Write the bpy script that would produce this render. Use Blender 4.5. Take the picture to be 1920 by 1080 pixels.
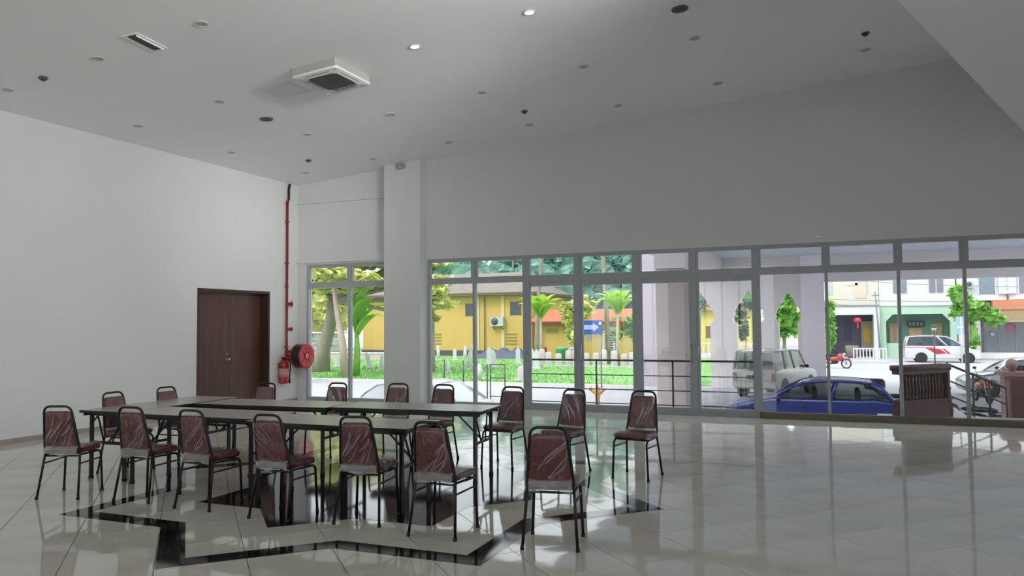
import bpy, math, random
from mathutils import Vector, Matrix
R = math.radians
sc = bpy.context.scene
COL = sc.collection
for o in list(bpy.data.objects):
    bpy.data.objects.remove(o)

# ---------------------------------------------------------------- camera
CAM_H = 1.65
F_PX = 1449.0
PITCH, YAW, ROLL = R(2.67), R(22.30), R(-0.47)
cam_d = bpy.data.cameras.new('camera')
cam_d.sensor_width = 36.0
cam_d.lens = F_PX / 1920.0 * 36.0
cam_d.clip_end = 600
cam = bpy.data.objects.new('camera', cam_d)
COL.objects.link(cam)
_c, _s = math.cos(ROLL), math.sin(ROLL)
_cp, _sp = math.cos(PITCH), math.sin(PITCH)
_ax = Vector((_c, -_s * _sp, _s * _cp))
_ay = Vector((-_s, -_c * _sp, _c * _cp))
_az = Vector((0, -_cp, -_sp))
_m3 = Matrix.Rotation(YAW, 3, 'Z') @ Matrix((_ax, _ay, _az)).transposed()
cam.matrix_world = Matrix.Translation((0, 0, CAM_H)) @ _m3.to_4x4()
sc.camera = cam

# ---------------------------------------------------------------- world and exposure
wld = bpy.data.worlds.new('overcast_sky')
sc.world = wld
wld.use_nodes = True
_nt = wld.node_tree
_bg = _nt.nodes['Background']
_bg.inputs['Color'].default_value = (0.93, 0.975, 1.0, 1)
_bg.inputs['Strength'].default_value = 1.35
sun_d = bpy.data.lights.new('sun', 'SUN')
sun_d.energy = 1.6
sun_d.angle = R(25)
sun_d.color = (1.0, 0.97, 0.92)
sun = bpy.data.objects.new('sun', sun_d)
sun.rotation_euler = (R(38), 0, R(-25))
sun.location = (0, -20, 40)
COL.objects.link(sun)
# added fill lamps out of view behind the gallery edge, brightening ceiling and left wall
FILL_LAMPS = [(3.0, 4, 14, 78), (4.7, 10, 17, 78), (6.4, 19, 17, 78), (6.9, 6, 28, 28)]     # y, watts, turn towards the window wall, spread
for _y, _w, _a, _sp in FILL_LAMPS:
    _d = bpy.data.lights.new('hidden_fill_lamp', 'AREA')
    _d.shape = 'RECTANGLE'; _d.size = 1.6; _d.size_y = 0.12
    _d.energy = _w
    _d.spread = R(_sp)
    _d.color = (1.0, 0.995, 0.98)
    _o = bpy.data.objects.new('hidden_fill_lamp', _d)
    _o.location = (-2.15 + 0.354 * _y, _y, 4.7)
    _z = Vector((math.cos(R(_a)), -math.sin(R(_a)), 0.08)).normalized()          # the lamp shines along -Z
    _x = Vector((math.sin(R(_a)), math.cos(R(_a)), 0)).normalized()
    _o.rotation_euler = Matrix((_x, _z.cross(_x), _z)).transposed().to_euler()
    COL.objects.link(_o)
sc.view_settings.view_transform = 'Standard'
sc.view_settings.look = 'None'
sc.view_settings.gamma = 1.0
sc.view_settings.use_curve_mapping = False
sc.view_settings.exposure = 1.22

# ---------------------------------------------------------------- materials
def lin(c):
    v = []
    for k in c:
        k = k / 255.0
        v.append(k / 12.92 if k <= 0.04045 else ((k + 0.055) / 1.055) ** 2.4)
    return (v[0], v[1], v[2], 1.0)

MATS = {}
ALB = 1.0      # reflectance of the set of paints being defined (cut outdoors to offset the raised exposure)
def mat(name, rgb, rough=0.6, metal=0.0, vary=0.06, scale=4.0, bump=0.0, bscale=40.0, coat=0.0,
        spec=0.5, stretch=None, rgb2=None, trans=0.0, coords='Object', emit=None):
    """procedural material: noise-varied base colour, optional bump, optional translucency"""
    m = bpy.data.materials.new(name)
    m.use_nodes = True
    nt = m.node_tree
    b = nt.nodes['Principled BSDF']
    b.inputs['Roughness'].default_value = rough
    b.inputs['Metallic'].default_value = metal
    b.inputs['Specular IOR Level'].default_value = spec
    b.inputs['Coat Weight'].default_value = coat
    b.inputs['Coat Roughness'].default_value = 0.12
    sca = lambda q: (q[0] * ALB, q[1] * ALB, q[2] * ALB, 1.0)
    c = sca(lin(rgb))
    if rgb2 is None:
        a = tuple(max(0, x * (1 - vary)) for x in c[:3]) + (1,)
        d = tuple(min(1, x * (1 + vary)) for x in c[:3]) + (1,)
    else:
        a, d = c, sca(lin(rgb2))
    tc = nt.nodes.new('ShaderNodeTexCoord')
    mp = nt.nodes.new('ShaderNodeMapping')
    if stretch:
        mp.inputs['Scale'].default_value = stretch
    nt.links.new(tc.outputs[coords], mp.inputs['Vector'])
    nz = nt.nodes.new('ShaderNodeTexNoise')
    nz.inputs['Scale'].default_value = scale
    nz.inputs['Detail'].default_value = 4
    nt.links.new(mp.outputs['Vector'], nz.inputs['Vector'])
    rp = nt.nodes.new('ShaderNodeValToRGB')
    rp.color_ramp.elements[0].position = 0.32
    rp.color_ramp.elements[1].position = 0.68
    rp.color_ramp.elements[0].color = a
    rp.color_ramp.elements[1].color = d
    nt.links.new(nz.outputs['Fac'], rp.inputs['Fac'])
    nt.links.new(rp.outputs['Color'], b.inputs['Base Color'])
    if bump:
        n2 = nt.nodes.new('ShaderNodeTexNoise')
        n2.inputs['Scale'].default_value = bscale
        n2.inputs['Detail'].default_value = 3
        nt.links.new(mp.outputs['Vector'], n2.inputs['Vector'])
        bp = nt.nodes.new('ShaderNodeBump')
        bp.inputs['Strength'].default_value = bump
        bp.inputs['Distance'].default_value = 0.02
        nt.links.new(n2.outputs['Fac'], bp.inputs['Height'])
        nt.links.new(bp.outputs['Normal'], b.inputs['Normal'])
    if trans:
        out = nt.nodes['Material Output']
        tr = nt.nodes.new('ShaderNodeBsdfTranslucent')
        nt.links.new(rp.outputs['Color'], tr.inputs['Color'])
        mx = nt.nodes.new('ShaderNodeMixShader')
        mx.inputs[0].default_value = trans
        nt.links.new(b.outputs[0], mx.inputs[1])
        nt.links.new(tr.outputs[0], mx.inputs[2])
        nt.links.new(mx.outputs[0], out.inputs['Surface'])
    if emit:
        b.inputs['Emission Color'].default_value = lin(emit[0])
        b.inputs['Emission Strength'].default_value = emit[1]
    MATS[name] = m
    return m

def schlick(nt, r0, normal=None, top=1.0):
    """two-sided Fresnel weight of a thin sheet"""
    lw = nt.nodes.new('ShaderNodeLayerWeight')
    lw.inputs['Blend'].default_value = 0.5
    if normal: nt.links.new(normal, lw.inputs['Normal'])
    pw = nt.nodes.new('ShaderNodeMath'); pw.operation = 'POWER'
    pw.inputs[1].default_value = 5.0
    nt.links.new(lw.outputs['Facing'], pw.inputs[0])
    ma = nt.nodes.new('ShaderNodeMath'); ma.operation = 'MULTIPLY_ADD'
    ma.inputs[1].default_value = top - r0
    ma.inputs[2].default_value = r0
    nt.links.new(pw.outputs[0], ma.inputs[0])
    return ma.outputs[0]

def glass_mat(name, tint=(0.93, 0.95, 0.95), gloss=1.0, rough=0.0, ior=1.5):
    """thin sheet of glass: straight-through transmission plus a Fresnel mirror"""
    m = bpy.data.materials.new(name)
    m.use_nodes = True
    nt = m.node_tree
    nt.nodes.remove(nt.nodes['Principled BSDF'])
    out = nt.nodes['Material Output']
    t = nt.nodes.new('ShaderNodeBsdfTransparent')
    t.inputs[0].default_value = tint + (1,)
    g = nt.nodes.new('ShaderNodeBsdfGlossy')
    g.inputs['Roughness'].default_value = rough
    g.inputs['Color'].default_value = (gloss, gloss, gloss, 1)
    fr = schlick(nt, ((ior - 1) / (ior + 1)) ** 2)
    mx = nt.nodes.new('ShaderNodeMixShader')
    nt.links.new(fr, mx.inputs[0])
    nt.links.new(t.outputs[0], mx.inputs[1])
    nt.links.new(g.outputs[0], mx.inputs[2])
    nt.links.new(mx.outputs[0], out.inputs['Surface'])
    MATS[name] = m
    return m

def film_mat(name, haze=0.008, r0=0.075):
    """clear crinkled plastic film"""
    m = bpy.data.materials.new(name)
    m.use_nodes = True
    nt = m.node_tree
    nt.nodes.remove(nt.nodes['Principled BSDF'])
    out = nt.nodes['Material Output']
    t = nt.nodes.new('ShaderNodeBsdfTransparent')
    t.inputs[0].default_value = (0.97, 0.97, 0.97, 1)
    g = nt.nodes.new('ShaderNodeBsdfGlossy')
    g.inputs['Roughness'].default_value = 0.11
    g.inputs['Color'].default_value = (0.85, 0.85, 0.86, 1)
    d = nt.nodes.new('ShaderNodeBsdfDiffuse')
    d.inputs['Color'].default_value = (0.8, 0.8, 0.8, 1)
    tc = nt.nodes.new('ShaderNodeTexCoord')
    nz = nt.nodes.new('ShaderNodeTexNoise')
    nz.inputs['Scale'].default_value = 9
    nz.inputs['Detail'].default_value = 3
    nz.inputs['Distortion'].default_value = 1.2
    mp = nt.nodes.new('ShaderNodeMapping')
    mp.inputs['Rotation'].default_value = (0.3, 0.75, 0.4)
    mp.inputs['Scale'].default_value = (4.6, 1.0, 0.7)
    nt.links.new(tc.outputs['Object'], mp.inputs['Vector'])
    nt.links.new(mp.outputs['Vector'], nz.inputs['Vector'])
    bp = nt.nodes.new('ShaderNodeBump')
    bp.inputs['Strength'].default_value = 0.9
    bp.inputs['Distance'].default_value = 0.03
    nt.links.new(nz.outputs['Fac'], bp.inputs['Height'])
    nt.links.new(bp.outputs['Normal'], g.inputs['Normal'])
    m1 = nt.nodes.new('ShaderNodeMixShader')
    nt.links.new(schlick(nt, r0, bp.outputs['Normal'], 0.8), m1.inputs[0])
    nt.links.new(t.outputs[0], m1.inputs[1])
    nt.links.new(g.outputs[0], m1.inputs[2])
    m2 = nt.nodes.new('ShaderNodeMixShader')
    m2.inputs[0].default_value = haze
    nt.links.new(m1.outputs[0], m2.inputs[1])
    nt.links.new(d.outputs[0], m2.inputs[2])
    nt.links.new(m2.outputs[0], out.inputs['Surface'])
    MATS[name] = m
    return m

# ---------------------------------------------------------------- mesh builder
I4 = Matrix.Identity(4)
class MB:
    def __init__(s):
        s.v, s.f, s.sm = [], [], []
        s.x = I4
    def add(s, vs, fs, smooth=False):
        n = len(s.v)
        x = s.x
        s.v += [tuple(x @ Vector(p)) for p in vs]
        s.f += [tuple(i + n for i in f) for f in fs]
        s.sm += [smooth] * len(fs)
        return s
    def box(s, x0, x1, y0, y1, z0, z1):
        vs = [(x0, y0, z0), (x1, y0, z0), (x1, y1, z0), (x0, y1, z0), (x0, y0, z1), (x1, y0, z1), (x1, y1, z1), (x0, y1, z1)]
        return s.add(vs, [(0, 3, 2, 1), (4, 5, 6, 7), (0, 1, 5, 4), (1, 2, 6, 5), (2, 3, 7, 6), (3, 0, 4, 7)])
    def cbox(s, c, size, m=None):
        old = s.x
        s.x = old @ Matrix.Translation(c) @ (m.to_4x4() if m else I4)
        a, b, d = size[0] / 2, size[1] / 2, size[2] / 2
        s.box(-a, a, -b, b, -d, d)
        s.x = old
        return s
    def bar(s, p0, p1, w, h, up=(0, 0, 1)):
        """rectangular bar from p0 to p1"""
        p0, p1 = Vector(p0), Vector(p1)
        d = (p1 - p0)
        L = d.length
        d.normalize()
        u = Vector(up)
        if abs(d.dot(u)) > 0.98:
            u = Vector((1, 0, 0))
        a = d.cross(u).normalized()
        b = a.cross(d).normalized()
        vs = []
        for q in (p0, p1):
            for sa, sb in ((-1, -1), (1, -1), (1, 1), (-1, 1)):
                vs.append(q + a * sa * w / 2 + b * sb * h / 2)
        return s.add(vs, [(0, 3, 2, 1), (4, 5, 6, 7), (0, 1, 5, 4), (1, 2, 6, 5), (2, 3, 7, 6), (3, 0, 4, 7)])
    def tube(s, pts, r, n=8, closed=False, caps=True):
        pts = [Vector(p) for p in pts]
        k = len(pts)
        rs = r if isinstance(r, (list, tuple)) else [r] * k
        tang = []
        for i in range(k):
            a = pts[(i - 1) % k] if (closed or i > 0) else pts[i]
            b = pts[(i + 1) % k] if (closed or i < k - 1) else pts[i]
            tang.append((b - a).normalized())
        t0 = tang[0]
        u = Vector((0, 0, 1)) if abs(t0.z) < 0.9 else Vector((1, 0, 0))
        nrm = (u - t0 * u.dot(t0)).normalized()
        vs, fs = [], []
        for i in range(k):
            t = tang[i]
            nrm = (nrm - t * nrm.dot(t)).normalized()
            b = t.cross(nrm)
            for j in range(n):
                a = 2 * math.pi * j / n
                vs.append(pts[i] + (nrm * math.cos(a) + b * math.sin(a)) * rs[i])
        m = k if closed else k - 1
        for i in range(m):
            for j in range(n):
                a = i * n + j
                b = i * n + (j + 1) % n
                c = ((i + 1) % k) * n + (j + 1) % n
                d = ((i + 1) % k) * n + j
                fs.append((a, b, c, d))
        s.add(vs, fs, True)
        if caps and not closed:
            o = len(s.v) - len(vs)
            s.f += [tuple(o + j for j in reversed(range(n))), tuple(o + (k - 1) * n + j for j in range(n))]
            s.sm += [False, False]
        return s
    def lathe(s, prof, n=16, m=None, smooth=True):
        """profile of (radius, height) turned about local Z"""
        old = s.x
        if m is not None:
            s.x = old @ m
        vs, fs = [], []
        k = len(prof)
        for r, z in prof:
            for j in range(n):
                a = 2 * math.pi * j / n
                vs.append((r * math.cos(a), r * math.sin(a), z))
        for i in range(k - 1):
            for j in range(n):
                fs.append((i * n + j, i * n + (j + 1) % n, (i + 1) * n + (j + 1) % n, (i + 1) * n + j))
        s.add(vs, fs, smooth)
        o = len(s.v) - len(vs)
        if prof[0][0] > 1e-5:
            s.f.append(tuple(o + j for j in reversed(range(n)))); s.sm.append(False)
        if prof[-1][0] > 1e-5:
            s.f.append(tuple(o + (k - 1) * n + j for j in range(n))); s.sm.append(False)
        s.x = old
        return s
    def sphere(s, c, r, n=12, k=8, sc3=(1, 1, 1)):
        vs, fs = [], []
        for i in range(k + 1):
            t = math.pi * i / k
            for j in range(n):
                a = 2 * math.pi * j / n
                vs.append((c[0] + r * sc3[0] * math.sin(t) * math.cos(a), c[1] + r * sc3[1] * math.sin(t) * math.sin(a), c[2] - r * sc3[2] * math.cos(t)))
        for i in range(k):
            for j in range(n):
                fs.append((i * n + j, i * n + (j + 1) % n, (i + 1) * n + (j + 1) % n, (i + 1) * n + j))
        return s.add(vs, fs, True)
    def prism(s, poly, h0, h1, m=None):
        """polygon in local XY pushed from h0 to h1 along local Z"""
        old = s.x
        if m is not None:
            s.x = old @ m
        n = len(poly)
        vs = [(p[0], p[1], h0) for p in poly] + [(p[0], p[1], h1) for p in poly]
        fs = [tuple(reversed(range(n))), tuple(range(n, 2 * n))]
        for i in range(n):
            j = (i + 1) % n
            fs.append((i, j, n + j, n + i))
        s.add(vs, fs)
        s.x = old
        return s
    def pad(s, poly, h0, h1, bev, m=None, steps=3, crown=0.0):
        """convex outline with rounded upper and lower edges (counter-clockwise polygon)"""
        old = s.x
        if m is not None:
            s.x = old @ m
        n = len(poly)
        P = [Vector((p[0], p[1])) for p in poly]
        nrm = []
        for i in range(n):
            a = (P[i] - P[i - 1]).normalized()
            b = (P[(i + 1) % n] - P[i]).normalized()
            na, nb = Vector((a.y, -a.x)), Vector((b.y, -b.x))
            q = na + nb
            q.normalize()
            nrm.append(q / max(0.4, q.dot(na)))
        loops = []
        for i in range(steps + 1):
            t = math.pi / 2 * i / steps
            loops.append((bev * (1 - math.sin(t)), h0 + bev * (1 - math.cos(t))))
        for i in range(steps + 1):
            t = math.pi / 2 * (1 - i / steps)
            loops.append((bev * (1 - math.sin(t)), h1 - bev * (1 - math.cos(t))))
        vs, fs = [], []
        for ins, z in loops:
            for i in range(n):
                q = P[i] - nrm[i] * ins
                vs.append((q.x, q.y, z))
        for L in range(len(loops) - 1):
            for i in range(n):
                j = (i + 1) % n
                fs.append((L * n + i, L * n + j, (L + 1) * n + j, (L + 1) * n + i))
        cx = sum(p.x for p in P) / n
        cy = sum(p.y for p in P) / n
        top = (len(loops) - 1) * n
        vs.append((cx, cy, h0 - crown)); vs.append((cx, cy, h1 + crown))
        for i in range(n):
            j = (i + 1) % n
            fs.append((j, i, len(vs) - 2))
            fs.append((top + i, top + j, len(vs) - 1))
        s.add(vs, fs, True)
        s.x = old
        return s
    def quad(s, a, b, c, d):
        return s.add([a, b, c, d], [(0, 1, 2, 3)])
    def build(s, name, m, parent=None):
        me = bpy.data.meshes.new(name)
        me.from_pydata(s.v, [], s.f)
        me.polygons.foreach_set('use_smooth', s.sm)
        me.materials.append(m)
        me.update()
        o = bpy.data.objects.new(name, me)
        COL.objects.link(o)
        if parent is not None:
            o.parent = parent
        return o

def tag(o, label=None, cat=None, group=None, kind=None):
    if label: o['label'] = label
    if cat: o['category'] = cat
    if group: o['group'] = group
    if kind: o['kind'] = kind
    return o
def thing(name, label, cat, loc=(0, 0, 0), rz=0.0, group=None):
    o = bpy.data.objects.new(name, None)
    o.empty_display_size = 0.1
    COL.objects.link(o)
    o.location = loc
    o.rotation_euler = (0, 0, rz)
    return tag(o, label, cat, group)
def struct(name, loc=(0, 0, 0)):
    o = bpy.data.objects.new(name, None)
    o.empty_display_size = 0.1
    COL.objects.link(o)
    o.location = loc
    o['kind'] = 'structure'
    return o
KIDS = {}
def dup(root, loc, rz, label, group=None):
    r = root.copy(); COL.objects.link(r)
    r.location = loc; r.rotation_euler = (0, 0, rz)
    r['label'] = label
    if group: r['group'] = group
    for ch in list(root.children):
        c = ch.copy(); COL.objects.link(c); c.parent = r
        for g in list(ch.children):
            d = g.copy(); COL.objects.link(d); d.parent = c
    return r
def copy_part(o, parent, loc=None, rz=None):
    c = o.copy(); COL.objects.link(c); c.parent = parent
    if loc is not None: c.location = loc
    if rz is not None: c.rotation_euler = (0, 0, rz)
    return c
def T(x, y, z): return Matrix.Translation((x, y, z))
def RX(a): return Matrix.Rotation(a, 4, 'X')
def RY(a): return Matrix.Rotation(a, 4, 'Y')
def RZ(a): return Matrix.Rotation(a, 4, 'Z')
def arc(cx, cy, r, a0, a1, n):
    return [(cx + r * math.cos(a0 + (a1 - a0) * i / n), cy + r * math.sin(a0 + (a1 - a0) * i / n)) for i in range(n + 1)]
def rrect(x0, x1, y0, y1, r, n=4):
    return (arc(x1 - r, y0 + r, r, -math.pi / 2, 0, n) + arc(x1 - r, y1 - r, r, 0, math.pi / 2, n)
            + arc(x0 + r, y1 - r, r, math.pi / 2, math.pi, n) + arc(x0 + r, y0 + r, r, math.pi, 1.5 * math.pi, n))
# ================================================================ materials of the room
M_wall = mat('wall_paint', (212, 213, 212), 0.7, vary=0.015, scale=0.8, bump=0.02, bscale=60)
M_ceil = mat('ceiling_paint', (240, 241, 240), 0.75, vary=0.012, scale=0.6)
M_base = mat('baseboard_tile', (150, 140, 130), 0.35, vary=0.05, scale=6)
M_grout = mat('grout', (92, 88, 82), 0.8, vary=0.05, scale=20)
M_alu = mat('grey_white_aluminium', (164, 166, 169), 0.4, vary=0.02, scale=3)
M_sill = mat('brown_sill', (110, 100, 84), 0.45, vary=0.04, scale=5)
M_glass = glass_mat('grey_tinted_glass', (0.80, 0.81, 0.812), ior=1.38)  # tint added to dim the outdoors against the room
M_glassc = glass_mat('clear_glass', (0.96, 0.97, 0.97))
M_door = mat('brown_veneer', (92, 62, 48), 0.42, scale=3.0, rgb2=(72, 46, 36), stretch=(3, 7, 0.5))
M_doorf = mat('dark_door_frame', (58, 38, 30), 0.45, vary=0.1, scale=5)
M_chrome = mat('brushed_steel', (190, 190, 188), 0.28, metal=1.0, vary=0.03, scale=10)
M_inlay = mat('black_marble', (34, 35, 36), 0.07, scale=2.2, rgb2=(12, 13, 14), spec=0.5)
M_black = mat('black_metal', (16, 16, 17), 0.38, vary=0.15, scale=20, spec=0.45)

def tile_material():
    m = mat('polished_tile', (216, 212, 203), 0.045, scale=1.1, rgb2=(203, 199, 190), spec=0.55)
    nt = m.node_tree
    b = nt.nodes['Principled BSDF']
    rp = [n for n in nt.nodes if n.type == 'VALTORGB'][0]
    oi = nt.nodes.new('ShaderNodeObjectInfo')
    hs = nt.nodes.new('ShaderNodeHueSaturation')
    mr = nt.nodes.new('ShaderNodeMapRange')
    mr.inputs['To Min'].default_value = 0.96
    mr.inputs['To Max'].default_value = 1.04
    nt.links.new(oi.outputs['Random'], mr.inputs['Value'])
    nt.links.new(mr.outputs['Result'], hs.inputs['Value'])
    nt.links.new(rp.outputs['Color'], hs.inputs['Color'])
    nt.links.new(hs.outputs['Color'], b.inputs['Base Color'])
    # very shallow waviness of the glaze
    nz = nt.nodes.new('ShaderNodeTexNoise')
    nz.inputs['Scale'].default_value = 3.2
    nz.inputs['Detail'].default_value = 1
    tc = nt.nodes.new('ShaderNodeTexCoord')
    ad = nt.nodes.new('ShaderNodeVectorMath'); ad.operation = 'ADD'
    nt.links.new(tc.outputs['Object'], ad.inputs[0])
    nt.links.new(oi.outputs['Location'], ad.inputs[1])
    nt.links.new(ad.outputs[0], nz.inputs['Vector'])
    bp = nt.nodes.new('ShaderNodeBump')
    bp.inputs['Strength'].default_value = 0.05
    bp.inputs['Distance'].default_value = 0.02
    nt.links.new(nz.outputs['Fac'], bp.inputs['Height'])
    nt.links.new(bp.outputs['Normal'], b.inputs['Normal'])
    return m
M_tile = tile_material()

# ================================================================ room shell
XL, XR, YF, YB = -10.85, 7.0, 13.98, -4.2
def zc(x):            # the pitched ceiling rises away from the left wall
    return 4.755 + 0.085 * (x - XL)

# ---- floor: grout bed, tiles one by one, black marble star
floor = struct('floor')
mb = MB(); mb.box(XL, XR, YB, YF + 0.12, -0.25, -0.0035)
mb.build('grout_bed', M_grout, floor)
TS = 0.6
hd = TS * math.sqrt(2) / 2
GX, GY = -0.03, 6.53
def clip(poly, x0, x1, y0, y1):
    def cut(P, ins, cross):
        out = []
        for i in range(len(P)):
            a, b = P[i - 1], P[i]
            ia, ib = ins(a), ins(b)
            if ia != ib: out.append(cross(a, b))
            if ib: out.append(b)
        return out
    for ax, lim, sgn in ((0, x0, 1), (0, x1, -1), (1, y0, 1), (1, y1, -1)):
        if not poly: break
        def ins(p, ax=ax, lim=lim, sgn=sgn): return sgn * (p[ax] - lim) >= -1e-9
        def cross(a, b, ax=ax, lim=lim):
            t = (lim - a[ax]) / (b[ax] - a[ax])
            return (a[0] + t * (b[0] - a[0]), a[1] + t * (b[1] - a[1]))
        poly = cut(poly, ins, cross)
    return poly
gap = 0.0024
tile_mb = MB()
h = TS / 2 - gap
e = 0.0012
# a tile with a tiny eased edge
tile_mb.add([(-h, -h, -0.0035), (h, -h, -0.0035), (h, h, -0.0035), (-h, h, -0.0035),
             (-h, -h, -e), (h, -h, -e), (h, h, -e), (-h, h, -e),
             (-h + e, -h + e, 0), (h - e, -h + e, 0), (h - e, h - e, 0), (-h + e, h - e, 0)],
            [(0, 1, 5, 4), (1, 2, 6, 5), (2, 3, 7, 6), (3, 0, 4, 7),
             (4, 5, 9, 8), (5, 6, 10, 9), (6, 7, 11, 10), (7, 4, 8, 11), (8, 9, 10, 11)])
tile0 = tile_mb.build('tile', M_tile, floor)
spots, rest = [], MB()
rnd = random.Random(5)
d2 = hd - gap * math.sqrt(2)
cy_, sy_ = math.cos(YAW), math.sin(YAW)
for i in range(-30, 30):
    for j in range(-30, 30):
        for off in (0, 1):
            x = GX + i * 2 * hd + off * hd
            y = GY + j * 2 * hd + off * hd
            # tile centres sit half a tile from the joint crossings
            x += hd
            if x < XL - hd or x > XR + hd or y < YB - hd or y > YF + hd: continue
            P = [(x - d2, y), (x, y - d2), (x + d2, y), (x, y + d2)]
            Q = clip(P, XL, XR, YB, YF)
            if len(Q) < 3: continue
            whole = (x - hd >= XL and x + hd <= XR and y - hd >= YB and y + hd <= YF)
            fw = -sy_ * x + cy_ * y
            lat = cy_ * x + sy_ * y
            seen = fw > 2.6 and abs(lat) < fw * 0.72
            if whole and seen:
                spots.append((fw * fw + lat * lat, x, y))
            else:
                rest.add([(p[0], p[1], 0) for p in Q], [tuple(range(len(Q)))])
spots.sort()
for k, (_, x, y) in enumerate(spots):
    if k < 300:
        t = tile0 if k == 0 else copy_part(tile0, floor)
        t.location = (x, y, 0)
        t.rotation_euler = (rnd.gauss(0, 0.0007), rnd.gauss(0, 0.0007), R(45))
    else:
        P = [(x - d2, y), (x, y - d2), (x + d2, y), (x, y + d2)]
        rest.add([(p[0], p[1], 0) for p in P], [(0, 1, 2, 3)])
ro = rest.build('far_tiles', M_tile, floor)
ro['kind'] = 'stuff'

# star of two crossed squares: outline bands 0.2 wide and a solid smaller star inside
SCX, SCY = -4.30, 6.92
def inlay(poly):
    m = MB(); m.prism(poly, -0.001, 0.0016)
    m.build('marble_inlay', M_inlay, floor)
def star_pts(hs):
    return [Vector((SCX + hs * math.sqrt(2) * math.cos(R(45 * k + 45)), SCY + hs * math.sqrt(2) * math.sin(R(45 * k + 45)))) for k in range(8)]
def star_outline(hs):
    """16 corners of the eight pointed star, alternately tip and notch"""
    out = []
    rn = hs / math.cos(R(22.5))
    for k in range(8):
        a = R(45 * k + 45)
        out.append(Vector((SCX + hs * math.sqrt(2) * math.cos(a), SCY + hs * math.sqrt(2) * math.sin(a))))
        a2 = a + R(22.5)
        out.append(Vector((SCX + rn * math.cos(a2), SCY + rn * math.sin(a2))))
    return out
O1, O2 = star_outline(2.05), star_outline(1.86)
for k in range(16):
    j = (k + 1) % 16
    inlay([O1[k], O1[j], O2[j], O2[k]])
N = star_outline(1.24)
for k in range(8):
    inlay([N[2 * k], N[2 * k + 1], N[2 * k - 1]])
inlay([N[2 * k + 1] for k in range(8)])

# ---- left wall with the double door opening
DY0, DY1, DZ = 11.05, 13.06, 2.37
mb = MB()
WT = 0.3
mb.box(XL - WT, XL, YB - 0.3, DY0, -0.2, 5.2)
mb.box(XL - WT, XL, DY1, YF + 0.3, -0.2, 5.2)
mb.box(XL - WT, XL, DY0, DY1, DZ, 5.2)
tag(mb.build('wall_left', M_wall), kind='structure')
mb = MB()
mb.box(XL, XL + 0.012, YB, DY0 - 0.0, 0, 0.075)
mb.box(XL, XL + 0.012, DY1, YF, 0, 0.075)
tag(mb.build('baseboard_left', M_base), kind='structure')

# ---- window wall
HEAD = 2.985
WX = [(-10.63, -8.47), (-7.62, 6.3)]          # glazed stretches
mb = MB()
mb.box(XL - 0.3, WX[0][0], YF, YF + 0.22, -0.2, 6.6)
mb.box(WX[0][1], WX[1][0], YF, YF + 0.22, -0.2, 6.6)
mb.box(WX[1][1], XR + 0.3, YF, YF + 0.22, -0.2, 6.6)
for a, b in WX:
    mb.box(a, b, YF, YF + 0.22, HEAD, 6.6)
    mb.box(a, b, YF + 0.01, YF + 0.22, -0.3, 0.0)
tag(mb.build('wall_front', M_wall), kind='structure')
# pilaster standing 25 cm into the room between the two glazed stretches
mb = MB(); mb.box(-8.485, -7.64, YF - 0.25, YF, 0, zc(-8.1) + 0.3)
tag(mb.build('trim_1', M_wall), kind='structure')
# ledges of the shallow panel above the left windows
mb = MB(); mb.box(XL, -8.485, YF - 0.045, YF, 4.33, 4.365)
tag(mb.build('trim_2', M_wall), kind='structure')
mb = MB(); mb.box(XL, -8.485, YF - 0.05, YF, 3.02, 3.125)
tag(mb.build('trim_3', M_wall), kind='structure')

# ---- unseen right and back walls, with windows put in for extra daylight
mb = MB()
RW = [(-3.6, 0.0), (0.8, 4.4)]          # added daylight openings, right wall (y) and back wall (x)
BW = [(-9.6, -6.2), (-5.4, -2.0)]
WZ0, WZ1 = 0.1, 3.9
def pierced(k, a0, a1, ops, put):
    q = a0
    for a, b in ops:
        put(k, q, a, -0.2, 6.6); put(k, a, b, -0.2, WZ0); put(k, a, b, WZ1, 6.6); q = b
    put(k, q, a1, -0.2, 6.6)
pierced(mb, YB - 0.3, YF + 0.2, RW, lambda k, a, b, c, d: k.box(XR, XR + 0.25, a, b, c, d))
tag(mb.build('wall_right', M_wall), kind='structure')
mb = MB()
pierced(mb, XL - 0.3, XR + 0.3, BW, lambda k, a, b, c, d: k.box(a, b, YB - 0.25, YB, c, d))
tag(mb.build('wall_back', M_wall), kind='structure')

# ---- pitched ceiling and the flat soffit of the gallery on the right
mb = MB()
xa, xb = XL - 0.3, XR + 0.3
ya, yb = YB - 0.3, YF + 0.25
za, zb = zc(xa), zc(xb)
mb.add([(xa, ya, za), (xb, ya, zb), (xb, yb, zb), (xa, yb, za), (xa, ya, za + 0.3), (xb, ya, zb + 0.3), (xb, yb, zb + 0.3), (xa, yb, za + 0.3)],
       [(0, 3, 2, 1), (4, 5, 6, 7), (0, 1, 5, 4), (1, 2, 6, 5), (2, 3, 7, 6), (3, 0, 4, 7)])
tag(mb.build('ceiling', M_ceil), kind='structure')
mb = MB()
mb.prism([(-3.49, YB), (XR, YB), (XR, YF), (2.94, YF)], 4.45, 5.6)
tag(mb.build('ceiling_bulkhead', M_ceil), kind='structure')

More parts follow.
